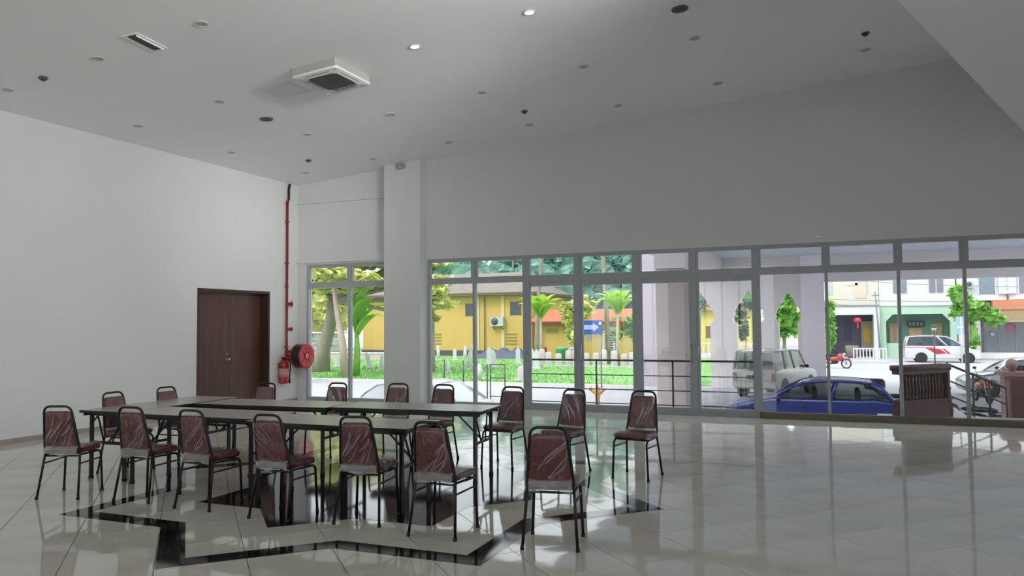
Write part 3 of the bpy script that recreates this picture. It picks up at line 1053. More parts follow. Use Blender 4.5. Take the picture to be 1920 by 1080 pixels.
for i, (x, y, a, lab) in enumerate(left):
    place_chair(x, y, a, lab, (i + 1) % 4, GL)
back = [(-6.87, 8.02, 186, 'maroon chair across the table in front of the brown door and extinguisher'),
        (-5.98, 8.32, 180, 'maroon chair across the table, its back against the left window'),
        (-5.13, 8.45, 184, 'maroon chair across the table in front of the white pilaster'),
        (-4.50, 8.45, 177, 'maroon chair across the table just right of the white pilaster'),
        (-3.55, 8.40, 176, 'maroon chair behind the right end of the back table'),
        (-2.76, 8.24, 168, 'maroon chair facing us between the back table and the last chair'),
        (-1.95, 8.27, 172, 'maroon chair facing us alone at the far right of the room')]
for i, (x, y, a, lab) in enumerate(back):
    place_chair(x, y, a, lab, (i + 2) % 4, GB)

# ================================================================ folding tables
M_top = mat('table_laminate', (158, 152, 146), 0.26, vary=0.04, scale=6, stretch=(1, 6, 1))
M_edge = mat('table_edge', (22, 21, 20), 0.5, vary=0.1)
TL, TW = 1.77, 0.66
def make_table(label):
    t = thing('folding_table', label, 'table', (0, 0, 0), 0, 'grey folding tables set in a ring')
    k = MB(); k.prism(rrect(-TL / 2 + 0.004, TL / 2 - 0.004, -TW / 2 + 0.004, TW / 2 - 0.004, 0.012, 2), 0.727, 0.75); k.build('tabletop', M_top, t)
    k = MB()
    o, i = rrect(-TL / 2, TL / 2, -TW / 2, TW / 2, 0.014, 2), rrect(-TL / 2 + 0.004, TL / 2 - 0.004, -TW / 2 + 0.004, TW / 2 - 0.004, 0.012, 2)
    n = len(o)
    vs = [(p[0], p[1], 0.724) for p in o] + [(p[0], p[1], 0.7495) for p in o] + [(p[0], p[1], 0.7495) for p in i] + [(p[0], p[1], 0.724) for p in i]
    fs = []
    for a in range(n):
        b = (a + 1) % n
        for L in range(4):
            M2 = (L + 1) % 4
            fs.append((L * n + a, L * n + b, M2 * n + b, M2 * n + a))
    k.add(vs, fs); k.build('edge_band', M_edge, t)
    k = MB()
    for s in (-1, 1): k.box(-TL / 2 + 0.03, TL / 2 - 0.03, s * (TW / 2 - 0.05) - 0.012, s * (TW / 2 - 0.05) + 0.012, 0.69, 0.727)
    k.build('side_rail', M_black, t)
    for sx in (-1, 1):
        x = sx * (TL / 2 - 0.10)
        for sy in (-1, 1):
            y = sy * (TW / 2 - 0.085)
            k = MB(); k.box(x - 0.016, x + 0.016, y - 0.016, y + 0.016, 0.012, 0.727); l = k.build('leg', M_black, t)
            k = MB(); k.box(x - 0.019, x + 0.019, y - 0.019, y + 0.019, 0.0, 0.03); k.build('foot_cap', M_foot, l)
            k = MB(); k.bar((x, y, 0.60), (x + 0.0, y - sy * 0.12, 0.715), 0.014, 0.014); k.build('gusset', M_black, l)
        for cz in (0.40, 0.70):
            k = MB(); k.bar((x, -TW / 2 + 0.085, cz), (x, TW / 2 - 0.085, cz), 0.026, 0.026); k.build("cross_bar", M_black, t)
        k = MB(); k.bar((x, 0.0, 0.40), (x - sx * 0.34, 0.0, 0.715), 0.02, 0.012); k.build('folding_brace', M_black, t)
        k = MB(); k.bar((x, 0.06, 0.40), (x - sx * 0.02, 0.19, 0.715), 0.014, 0.014); k.bar((x, -0.06, 0.40), (x - sx * 0.02, -0.19, 0.715), 0.014, 0.014); k.build('strut', M_black, t)
    return t
tabs = [(-6.06, 6.335, 0, 'grey folding table in the near row, left of the seam'),
        (-4.285, 6.20, 0, 'grey folding table in the near row, right of the seam'),
        (-7.285, 6.94, 90.5, 'grey folding table turned endwise, closing the ring at the left'),
        (-6.03, 7.385, 3.5, 'grey folding table in the window-side row, left of the seam'),
        (-4.255, 7.56, 4.0, 'grey folding table in the window-side row, its right end free')]
tb0 = make_table(tabs[0][3])
for i, (x, y, a, lab) in enumerate(tabs):
    t = tb0 if i == 0 else dup(tb0, (0, 0, 0), 0, lab)
    t.location = (x, y, 0); t.rotation_euler = (0, 0, R(a))
# ================================================================ outside: ground, porch
G = -1.15
ALB = 0.66
M_road = mat('pale_concrete', (205, 205, 210), 0.8, vary=0.05, scale=0.35, bump=0.05, bscale=12)
M_grass = mat('lawn_grass', (150, 206, 116), 0.9, scale=0.9, rgb2=(130, 190, 98), bump=0.4, bscale=9)
M_kerb = mat('white_kerb', (236, 236, 238), 0.7, vary=0.03)
ALB = 1.0
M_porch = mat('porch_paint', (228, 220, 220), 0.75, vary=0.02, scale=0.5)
M_pinkcol = mat('daylit_pink_paint', (246, 234, 242), 0.75, vary=0.02, scale=0.5)  # whitened: outdoor light on the corner pillar is put into the colour
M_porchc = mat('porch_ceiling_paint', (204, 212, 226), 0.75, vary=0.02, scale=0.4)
ALB = 0.66
M_terr = mat('terrace_tile', (190, 186, 182), 0.35, vary=0.04, scale=3)
M_steel = mat('railing_steel', (92, 92, 94), 0.4, metal=0.6, vary=0.06, scale=9)
mb = MB(); mb.box(-110, 110, -60, 33.0, G - 0.3, G); mb.box(-7.9, 110, 33.0, 34.9, G - 0.3, G); mb.box(-2.0, 110, 34.9, 150, G - 0.3, G); mb.box(-110, -2.0, 62, 150, G - 0.3, G)
tag(mb.build('ground', M_road), kind='structure')
mb = MB(); mb.box(-110, -7.9, 33.3, 62, G - 0.3, G + 0.02); mb.box(-7.9, -2.0, 34.9, 62, G - 0.3, G + 0.02)
tag(mb.build('lawn', M_grass), kind='structure')
mb = MB(); mb.box(-110, -7.9, 33.0, 33.3, G - 0.3, G + 0.10)
tag(mb.build('lawn_kerb', M_kerb), kind='structure')
# grass tufts, far too many to count
rnd = random.Random(11)
mb = MB()
for _ in range(9000):
    y = 33.4 + 24 * rnd.random() ** 1.4
    x = -0.42 * y - 22 * rnd.random() * (y / 40) + 8 * rnd.random()
    if x > -2.2 or (x > -8 and y < 35): continue
    hh = rnd.uniform(0.06, 0.16); a = rnd.uniform(0, 6.28); w = rnd.uniform(0.02, 0.05)
    dx, dy = w * math.cos(a), w * math.sin(a)
    mb.add([(x - dx, y - dy, G), (x + dx, y + dy, G), (x + rnd.gauss(0, 0.05), y + rnd.gauss(0, 0.05), G + 0.02 + hh)], [(0, 1, 2)])
tag(mb.build('grass_tufts', M_grass), 'short green grass growing on the lawn of graves', 'grass', kind='stuff')

# terrace and steps
mb = MB(); mb.box(-7.0, 7.0, YF + 0.12, 14.86, G, -0.01); mb.box(0.75, 7.0, 14.86, 15.42, G, -0.01)
tag(mb.build('terrace', M_terr), kind='structure')
st = struct('terrace_steps')
for i in range(6):
    mb = MB(); mb.box(1.9 + 0.30 * i, 1.9 + 0.30 * (i + 1), 15.42, 17.1, G, -0.03 - 0.17 * i); mb.build('step', M_terr, st)
# porch roof, piers and beams
mb = MB(); mb.box(-6.6, 12.0, 17.5, 35.0, 4.38, 4.8)
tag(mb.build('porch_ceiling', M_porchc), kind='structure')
mb = MB(); mb.box(-1.03, 12.0, 34.25, 34.8, 3.29, 4.4)
tag(mb.build('porch_beam_far', M_porch), kind='structure')
mb = MB(); mb.box(-0.4, 12.0, 27.6, 28.0, 4.1, 4.4)
tag(mb.build('porch_beam_middle', M_porch), kind='structure')
mb = MB(); mb.box(-5.25, -4.25, 25.0, 34.3, 3.38, 4.38)
tag(mb.build('porch_beam_side', M_porch), kind='structure')
mb = MB(); mb.box(-30, 40, -30, YB - 0.25, G, -0.02); mb.box(XR + 0.25, 40, YB - 0.25, 13.9, G, -0.02)
tag(mb.build('daylight_bounce_slab', MATS['wall_paint']), kind='structure')  # unseen pale slab, added to bounce daylight into the hall
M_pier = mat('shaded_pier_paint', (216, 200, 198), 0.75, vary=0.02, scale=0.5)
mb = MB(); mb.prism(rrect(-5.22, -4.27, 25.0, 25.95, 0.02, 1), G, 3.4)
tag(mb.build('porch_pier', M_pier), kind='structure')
mb = MB(); mb.box(-7.82, -6.9, 34.2, 34.9, G, 5.6)
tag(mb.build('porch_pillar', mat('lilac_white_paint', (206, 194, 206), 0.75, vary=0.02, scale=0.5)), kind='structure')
mb = MB(); mb.box(9.6, 10.5, 34.1, 34.95, G, 4.4)
tag(mb.build('porch_pillar_right', M_pinkcol), kind='structure')

# arcade of pointed arches between the pillars
def arcade_wall():
    """wall pierced by pointed openings; built as strips left and right of each outline"""
    k = MB()
    y0, y1 = 34.3, 34.75
    top = 4.4
    ops = [(-5.26, 0.48), (-3.20, 0.48), (-1.60, 0.375)]
    def outline(c, hw):
        z0, zs, za = G, 1.62, 3.04 if hw > 0.4 else 2.92
        right = [(c + hw * 0.98, z0), (c + hw * 0.98, zs), (c + hw * 1.28, zs + 0.06)]
        n = 8
        for i in range(1, n + 1):
            t = i / n
            # bulging horseshoe curve up to the point
            x = c + hw * 1.28 * (1 - t ** 1.75) * (1 + 0.12 * math.sin(math.pi * min(1, t * 1.6)))
            right.append((x, zs + 0.06 + (za - zs - 0.06) * t))
        right[-1] = (c, za)
        return right
    xl = -6.95
    edges = []
    for c, hw in ops:
        edges.append((c, outline(c, hw)))
    ends = [xl] + [None] * 0
    def fill(z_pts, side_pts, wall_x):
        """quads between an opening edge polyline and a straight vertical line"""
        for a, b in zip(side_pts[:-1], side_pts[1:]):
            for y in (y0, y1):
                q = [(wall_x, y, a[1]), (a[0], y, a[1]), (b[0], y, b[1]), (wall_x, y, b[1])]
                k.add(q, [(0, 1, 2, 3)])
            k.add([(a[0], y0, a[1]), (a[0], y1, a[1]), (b[0], y1, b[1]), (b[0], y0, b[1])], [(0, 1, 2, 3)])
    bounds = [xl]
    for i in range(len(ops) - 1):
        bounds.append((ops[i][0] + ops[i][1] * 1.28 + ops[i + 1][0] - ops[i + 1][1] * 1.28) / 2)
    bounds.append(-1.0)
    for i, (c, right) in enumerate(edges):
        left = [(2 * c - p[0], p[1]) for p in right]
        fill(None, left, bounds[i]); fill(None, right, bounds[i + 1])
        za = right[-1][1]
        for y in (y0, y1):
            k.quad((bounds[i], y, za), (bounds[i + 1], y, za), (bounds[i + 1], y, top), (bounds[i], y, top))
    k.quad((xl, y0, G), (xl, y1, G), (xl, y1, top), (xl, y0, top))
    return k.build('arcade_wall', M_porch)
tag(arcade_wall(), kind='structure')
mb = MB(); mb.box(-1.07, -0.18, 34.1, 34.95, G, 4.4)
tag(mb.build('porch_corner_pillar', M_pinkcol), kind='structure')

# ---- railings
def railing(name, label, p0, p1, posts, z0=0.0, top=0.945, bars=(0.66, 0.385, 0.115), r=0.016, rb=0.011):
    t = thing(name, label, 'railing', p0)
    d = Vector(p1) - Vector(p0)
    k = MB(); k.tube([(0, 0, top), (d.x, d.y, d.z + top)], r * 1.25, 8); k.build('top_rail', M_steel, t)
    for b in bars:
        k = MB(); k.tube([(0, 0, b), (d.x, d.y, d.z + b)], rb, 8); k.build('bar', M_steel, t)
    for f in posts:
        q = d * f
        k = MB(); k.tube([(q.x, q.y, q.z + z0), (q.x, q.y, q.z + top)], r * 1.1, 8); k.lathe([(0.045, 0), (0.045, 0.012), (0.02, 0.02)], 12, T(q.x, q.y, q.z + z0)); k.build('post', M_steel, t)
    return t
railing('terrace_railing', 'dark steel railing of four bars behind the glazed doors', (-5.73, 14.6, -0.01), (-1.24, 14.6, -0.01), (0, 0.335, 0.665, 1.0))
# stair handrail falling to the right
t = thing('stair_handrail', 'steel handrail falling to the right beside the brown balustrade', 'handrail', (1.86, 15.42, 0))
e_ = Vector((0.9, 0.02, -0.41))
for n_, z in (('top_rail', 0.9), ('bar', 0.62), ('bar', 0.36)):
    k = MB(); k.tube([(0, 0, z), (e_.x, e_.y, z + e_.z)], 0.02 if n_ == 'top_rail' else 0.013, 8); k.build(n_, M_steel, t)
for f, zb in ((0.45, -0.40), (0.72, -0.57), (1.0, -0.74)):
    q = e_ * f
    k = MB(); k.tube([(q.x, q.y, zb), (q.x, q.y, 0.9 + q.z)], 0.018, 8); k.build('post', M_steel, t)
# far railing gate at the lawn edge
t = thing('garden_barrier', 'dark metal tube barrier standing at the edge of the lawn', 'barrier', (-11.9, 26.5, G))
for i, x in enumerate((0.0, 0.13, 0.72)):
    k = MB(); k.tube([(x, 0, 0), (x, 0, 1.32)], 0.024, 8); k.build('post', M_steel, t)
for z in (0.12, 0.80, 1.3):
    k = MB(); k.tube([(0.13, 0, z), (0.72, 0, z)], 0.02, 8); k.build('bar', M_steel, t)
for i, (x, y) in enumerate(((-15.3, 29.6), (-14.2, 29.2))):
    t = thing('fence_post', 'thin dark post rising behind the white car, %s one' % ('left' if i == 0 else 'right'), 'post', (x, y, G), 0, 'dark posts behind the white car')
    k = MB(); k.tube([(0, 0, 0), (0, 0, 1.25)], 0.03, 8); k.build('shaft', M_steel, t)
    k = MB(); k.sphere((0, 0, 1.27), 0.035, 8, 6); k.build('cap', M_steel, t)

# ---- brown balustrade on the terrace
M_bal = mat('maroon_brown_concrete', (84, 36, 30), 0.55, vary=0.1, scale=5)
bp0, bp1 = Vector((1.02, 14.32, 0)), Vector((1.80, 15.18, 0))
bd = bp1 - bp0
t = thing('stone_balustrade', 'short dark red-brown balustrade on the terrace by the steps', 'balustrade', bp0, math.atan2(bd.y, bd.x))
BL = bd.length
k = MB(); k.x = RX(R(90)); k.pad(rrect(-0.06, BL + 0.04, 0.82, 0.91, 0.02, 2), -0.11, 0.11, 0.012, steps=2); k.build('coping', M_bal, t)
k = MB(); k.box(-0.03, BL + 0.03, -0.085, 0.085, 0.76, 0.82); k.build('top_moulding', M_bal, t)
k = MB(); k.box(-0.03, BL + 0.05, -0.10, 0.10, 0.0, 0.26); k.build('plinth', M_bal, t)
k = MB(); k.box(-0.03, BL + 0.03, -0.075, 0.075, 0.26, 0.33); k.build('base_moulding', M_bal, t)
kb = MB(); kb.lathe([(0.036, 0.33), (0.036, 0.36), (0.024, 0.38), (0.041, 0.46), (0.043, 0.5), (0.03, 0.6), (0.024, 0.68), (0.03, 0.7), (0.03, 0.73), (0.034, 0.74), (0.034, 0.76)], 10)
bal0 = kb.build('baluster', M_bal, t)
nb = 13
for i in range(nb):
    b = bal0 if i == 0 else copy_part(bal0, t)
    b.location = (0.09 + (BL - 0.18) * i / (nb - 1), 0, 0)
k = MB(); k.lathe([(0.1, 0.0), (0.115, 0.1), (0.09, 0.3), (0.075, 0.5), (0.075, 0.78), (0.1, 0.82), (0.1, 0.86)], 14, T(BL + 0.02, 0, 0)); k.build('end_newel', M_bal, t)
# gate pillar with a ball
M_pil = mat('old_rose_paint', (176, 134, 132), 0.65, vary=0.05, scale=4)
M_pil2 = mat('dark_maroon_panel', (108, 66, 66), 0.6, vary=0.08, scale=4)
t = thing('gate_pillar', 'rose-pink gate pillar with a dark panel and a ball on top', 'pillar', (3.3, 17.6, G), 0)
k = MB(); k.box(-0.22, 0.24, -0.22, 0.22, 0, 1.72); k.build('shaft', M_pil, t)
k = MB(); k.box(-0.26, 0.28, -0.26, 0.26, 1.72, 1.80); k.build('cap', M_pil, t)
k = MB(); k.box(-0.12, 0.24, -0.235, -0.22, 0.75, 1.66); k.build('panel', M_pil2, t)
k = MB(); k.lathe([(0.06, 1.80), (0.05, 1.84), (0.09, 1.87), (0.11, 1.93), (0.10, 1.99), (0.06, 2.03), (0, 2.04)], 16, T(-0.05, 0, 0)); k.build('ball_finial', M_pil, t)
t = thing('boundary_wall', 'low dark maroon wall running right from the gate pillar', 'wall', (3.6, 17.6, G), 0)
k = MB(); k.box(-0.05, 5, -0.09, 0.09, 0, 1.62); k.build('wall_body', M_pil2, t)
k = MB(); k.box(-0.05, 5, -0.13, 0.13, 1.62, 1.7); k.build('coping', M_pil, t)

# ================================================================ vehicles
M_tyre = mat('tyre', (24, 24, 25), 0.8, vary=0.1)
M_rim = mat('alloy', (176, 178, 182), 0.35, metal=0.7, vary=0.05)
M_trim = mat('black_trim', (20, 20, 21), 0.5, vary=0.1)
M_cglass = glass_mat('tinted_car_glass', (0.42, 0.46, 0.46), rough=0.0)
M_cglass2 = glass_mat('clear_car_glass', (0.62, 0.68, 0.66), rough=0.0)
M_lampr = mat('tail_lamp_red', (150, 60, 55), 0.25, vary=0.05, coat=0.6)
M_lampc = mat('head_lamp', (225, 228, 232), 0.15, vary=0.02, coat=0.8)
M_seatc = mat('car_seat_grey', (92, 92, 94), 0.8, vary=0.08)
def wheel(t, x, y, r, w, s):
    m = T(x, y, r) @ RX(R(90) * s)
    k = MB(); k.lathe([(r * 0.62, -w / 2), (r * 0.9, -w / 2), (r, -w / 2 + 0.03), (r, w / 2 - 0.03), (r * 0.9, w / 2), (r * 0.62, w / 2)], 22, m)
    ty = k.build('tyre', M_tyre, t)
    k = MB(); k.lathe([(0, w * 0.36), (r * 0.14, w * 0.36), (r * 0.16, w * 0.26), (r * 0.52, w * 0.3), (r * 0.63, w * 0.5), (r * 0.64, 0.0)], 22, m)
    k.build('rim', M_rim, ty)
def car(name, label, loc, rz, paint, prof, W, belt, roofz, cab, lower_h=0.2, bev=0.07, wheels=(0.8, 3.3), wr=0.3, pill=(0.45,), glass=None, wt_in=0.14, wb_in=0.04):
    """prof: side outline (x along the length from the front, z). cab: (base_front, base_rear, roof_front, roof_rear)"""
    t = thing(name, label, 'car', loc, rz)
    glass = glass or M_cglass
    k = MB()
    # body: outline pushed across the width, wheel arches cut into the lower edge
    k.x = RX(R(90))
    # local after rotation: x stays, outline y -> z, depth -> -y
    pts = list(prof)
    k.pad(pts, -W / 2, W / 2, bev, steps=3)
    k.build('body', paint, t)
    zb, zt = belt, roofz
    wb, wt = W / 2 - wb_in, W / 2 - wt_in
    bf, br, rf, rr = cab
    L4 = {}
    # roof
    k = MB()
    n = 6
    vs, fs = [], []
    for i in range(n + 1):
        x = rf + (rr - rf) * i / n
        crown = 0.075 * math.sin(math.pi * i / n) ** 0.8 - 0.04
        for j in range(7):
            yy = -wt + 2 * wt * j / 6
            cz = 0.03 * (1 - (yy / wt) ** 2)
            vs.append((x, yy, zt - 0.05 + crown + cz))
    for i in range(n):
        for j in range(6):
            a = i * 7 + j
            fs.append((a, a + 1, a + 8, a + 7))
    k.add(vs, fs, True)
    vs2 = [(v[0], v[1], v[2] - 0.045) for v in vs]
    k.add(vs2, [tuple(reversed(f)) for f in fs], True)
    for sx in (rf, rr): k.bar((sx, -wt, zt - 0.10), (sx, wt, zt - 0.10), 0.05, 0.05)
    for sy in (-1, 1): k.tube([(rf, sy * wt, zt - 0.10), (rf + 0.25 * (rr - rf), sy * wt, zt - 0.06), ((rf + rr) / 2, sy * wt, zt - 0.05), (rf + 0.75 * (rr - rf), sy * wt, zt - 0.06), (rr, sy * wt, zt - 0.10)], 0.035, 6)
    k.build('roof', paint, t)
    def pil(xb, xt, w):
        k = MB()
        for s in (-1, 1): k.bar((xb, s * wb, zb - 0.02), (xt, s * wt, zt - 0.05), 0.05, w, up=(1, 0, 0))
        return k
    pl = [(bf, rf, 0.06)]
    for f in pill:
        pl.append((bf + (br - bf) * f, rf + (rr - rf) * f, 0.08))
    pl.append((br, rr, 0.09))
    for s in (-1, 1):
        for xb, xt, w in pl:
            k = MB(); zq = zt - 0.10 if xt in (rf, rr) else zt - 0.05
            bow = 0.03 if xt == rr else (-0.03 if xt == rf else 0.0)
            xm, zm = (xb + xt) / 2 + bow, (zb - 0.02 + zq) / 2 + (0.03 if bow else 0)
            k.tube([(xb, s * wb, zb - 0.02), (xm, s * (wb + wt) / 2, zm), (xt, s * wt, zq)], w * 0.55, 6); k.build('window_pillar', paint, t)
        for (a, at, _), (b, bt, _) in zip(pl[:-1], pl[1:]):
            k = MB(); k.quad((a + 0.03, s * (wb + 0.004), zb), (b - 0.04, s * (wb + 0.004), zb), (bt - 0.04, s * (wt + 0.004), zt - 0.075), (at + 0.03, s * (wt + 0.004), zt - 0.075)); k.build('side_window', glass, t)
    k = MB(); k.quad((bf, -wb + 0.03, zb), (bf, wb - 0.03, zb), (rf, wt - 0.03, zt - 0.07), (rf, -wt + 0.03, zt - 0.07)); k.build('windscreen', glass, t)
    k = MB(); k.quad((br, -wb + 0.03, zb), (br, wb - 0.03, zb), (rr, wt - 0.03, zt - 0.07), (rr, -wt + 0.03, zt - 0.07)); k.build('rear_window', glass, t)
    for wx in wheels:
        for s in (-1, 1):
            wheel(t, wx, s * (W / 2 - 0.09), wr, 0.19, s)
            k = MB(); k.lathe([(wr * 1.02, 0), (wr * 1.16, 0), (wr * 1.16, 0.006), (wr * 1.02, 0.006)], 22, T(wx, s * (W / 2 + 0.001), wr) @ RX(-R(90) * s)); k.build('wheel_arch', M_trim, t)
    for xs_ in (0.36, 0.72):
        x = bf + (br - bf) * xs_
        for s in (-1, 1):
            k = MB(); k.pad(rrect(-0.22, 0.22, 0, 0.62, 0.08, 3), -0.05, 0.06, 0.04, T(x, s * 0.34, zb - 0.38) @ RZ(R(90)) @ RX(R(90)), steps=2); k.build('seat_back', M_seatc, t)
    for s in (-1, 1):
        k = MB(); k.sphere((bf + 0.18, s * (W / 2 + 0.06), zb + 0.05), 0.1, 10, 7, (0.55, 0.95, 0.65)); k.bar((bf + 0.2, s * (W / 2 - 0.05), zb + 0.02), (bf + 0.18, s * (W / 2 + 0.04), zb + 0.04), 0.03, 0.03); k.build('door_mirror', paint if name != 'suv' else M_trim, t)
    return t
M_blue = mat('blue_car_paint', (16, 40, 128), 0.4, vary=0.03, coat=0.35)
blue_prof = [(0.02, 0.30), (0.1, 0.2), (3.95, 0.2), (4.12, 0.32), (4.15, 0.62), (4.05, 0.88), (3.55, 0.95), (3.2, 0.93), (1.25, 0.93), (0.75, 0.84), (0.2, 0.7), (0.03, 0.56)]
t = car('blue_car', 'dark blue hatchback parked just outside behind the brown kerb', (-2.62, 20.9, G), 0, M_blue, blue_prof, 1.66, 0.9, 1.41, (1.22, 3.98, 1.98, 3.5), pill=(0.5,), wheels=(0.78, 3.3))
for s in (-1, 1):
    k = MB(); k.pad(rrect(-0.16, 0.16, -0.06, 0.06, 0.05, 3), 0, 0.05, 0.02, T(0.12, s * 0.56, 0.6) @ RZ(R(90)) @ RX(R(75)), steps=2); k.build('headlamp', M_lampc, t)
    k = MB(); k.box(4.08, 4.155, s * 0.62 - 0.12, s * 0.62 + 0.12, 0.6, 0.78); k.build('tail_lamp', M_lampr, t)
    k = MB(); k.bar((1.9, s * 0.836, 0.74), (2.06, s * 0.836, 0.74), 0.02, 0.025); k.build('door_handle', M_trim, t)
k = MB(); k.box(-0.03, 0.08, -0.5, 0.5, 0.3, 0.42); k.build('grille', M_trim, t)

M_white = mat('white_car_paint', (232, 234, 238), 0.25, vary=0.02, coat=0.8)
t = car('white_car', 'white car parked low outside, half hidden by the white pilaster', (-12.05, 17.4, G), 0, M_white, blue_prof, 1.66, 0.9, 1.42, (0.95, 3.85, 1.55, 3.1), pill=(0.5,), wheels=(0.78, 3.3), glass=mat('pale_car_pane', (226, 232, 240), 0.25, vary=0.03, coat=0.6))  # its windows are opaque near-white panes instead of clear glass
for s in (-1, 1):
    k = MB(); k.tube([(0.98, s * 0.1, 0.92), (1.12, s * 0.3, 1.02), (1.3, s * 0.36, 1.2)], 0.012, 6); k.build('wiper', M_trim, t)
    k = MB(); k.box(4.08, 4.155, s * 0.62 - 0.12, s * 0.62 + 0.12, 0.6, 0.78); k.build('tail_lamp', M_lampr, t)

M_suv = mat('silver_white_paint', (196, 196, 190), 0.3, vary=0.03, coat=0.6)
suv_prof = [(0.03, 0.45), (0.12, 0.35), (4.2, 0.35), (4.3, 0.45), (4.32, 0.9), (4.3, 1.08), (3.6, 1.1), (1.35, 1.08), (1.1, 1.04), (0.35, 0.98), (0.06, 0.86)]
t = car('suv', 'white off-road car seen from behind under the porch', (0.6, 31.9, G), R(37), M_suv, suv_prof, 1.72, 1.06, 1.80, (1.2, 4.28, 1.75, 4.14), pill=(0.38, 0.68), wheels=(0.8, 3.45), wr=0.35, wt_in=0.12)
# seen from behind: turn it so the tail points to the hall
t.location = (-1.27, 33.25, G); t.rotation_euler = (0, 0, R(-110)); t.scale = (0.91, 0.98, 1.0)
k = MB(); k.box(4.26, 4.40, -0.82, 0.82, 0.42, 0.60); k.build('rear_bumper', M_suv, t)
for s in (-1, 1):
    k = MB(); k.box(4.27, 4.335, s * 0.76 - 0.07, s * 0.76 + 0.07, 0.66, 0.95); k.build('tail_lamp', M_lampr, t)
k = MB(); k.box(4.30, 4.335, -0.28, 0.26, 0.72, 0.86); k.build('plate_recess', M_trim, t)
k = MB(); k.tube([(4.33, -0.2, 1.04), (4.36, 0.1, 1.1), (4.33, 0.3, 1.1)], 0.012, 6); k.build('rear_wiper', M_trim, t)
k = MB(); k.lathe([(0, 0), (0.05, 0.0), (0.055, 0.03), (0, 0.05)], 10, T(4.31, 0.35, 0.95) @ RY(R(90))); k.build('door_lock', M_chrome, t)

# white people carrier across the street, red swoosh
M_vred = mat('van_red', (206, 52, 66), 0.35, vary=0.05)
M_vpink = mat('van_pink_band', (226, 150, 190), 0.4, vary=0.04)
van_prof = [(0.04, 0.4), (0.1, 0.26), (4.35, 0.26), (4.46, 0.36), (4.47, 0.9), (4.42, 1.12), (1.2, 1.1), (0.85, 1.02), (0.3, 0.86), (0.06, 0.66)]
M_vglass = glass_mat('blue_tinted_glass', (0.42, 0.52, 0.66), rough=0.0)
t = car('passenger_van', 'white van with a red swoosh parked across the street', (9.12, 59.2, G), R(180), M_white, van_prof, 1.7, 1.08, 1.82, (0.98, 4.4, 1.95, 4.22), pill=(0.27,), wheels=(0.75, 3.5), wr=0.32, glass=M_vglass)
t['category'] = 'van'
for s in (-1, 1):
    k = MB(); k.prism([(2.0, 0.62), (2.6, 0.56), (3.25, 0.98), (2.7, 0.96), (2.35, 0.9)], 0, 0.006, T(0, s * 0.852 + (0.006 if s < 0 else 0), 0) @ RX(R(90))); k.build('red_swoosh', M_vred, t)
    k = MB(); k.prism([(1.75, 0.6), (1.95, 0.6), (2.25, 0.94), (2.15, 0.95)], 0, 0.006, T(0, s * 0.852 + (0.006 if s < 0 else 0), 0) @ RX(R(90))); k.build('red_flash', M_vred, t)
    k = MB(); k.box(2.7, 4.36, s * 0.846 - 0.008, s * 0.846 + 0.008, 0.98, 1.08); k.build('pink_band', M_vpink, t)
    k = MB(); k.box(0.06, 0.3, s * 0.62 - 0.14, s * 0.62 + 0.14, 0.72, 0.84); k.build('headlamp', M_lampc, t)
    k = MB(); k.box(4.42, 4.48, s * 0.72 - 0.08, s * 0.72 + 0.08, 0.8, 1.06); k.build('tail_lamp', M_lampr, t)
M_silver = mat('silver_car_paint', (196, 196, 200), 0.3, vary=0.03, coat=0.7)
t = car('silver_car', 'silver car at the right edge beyond the gate pillar', (4.45, 33.4, G), R(4), M_silver, blue_prof, 1.66, 0.9, 1.42, (1.0, 3.7, 1.75, 3.1), pill=(0.5,))

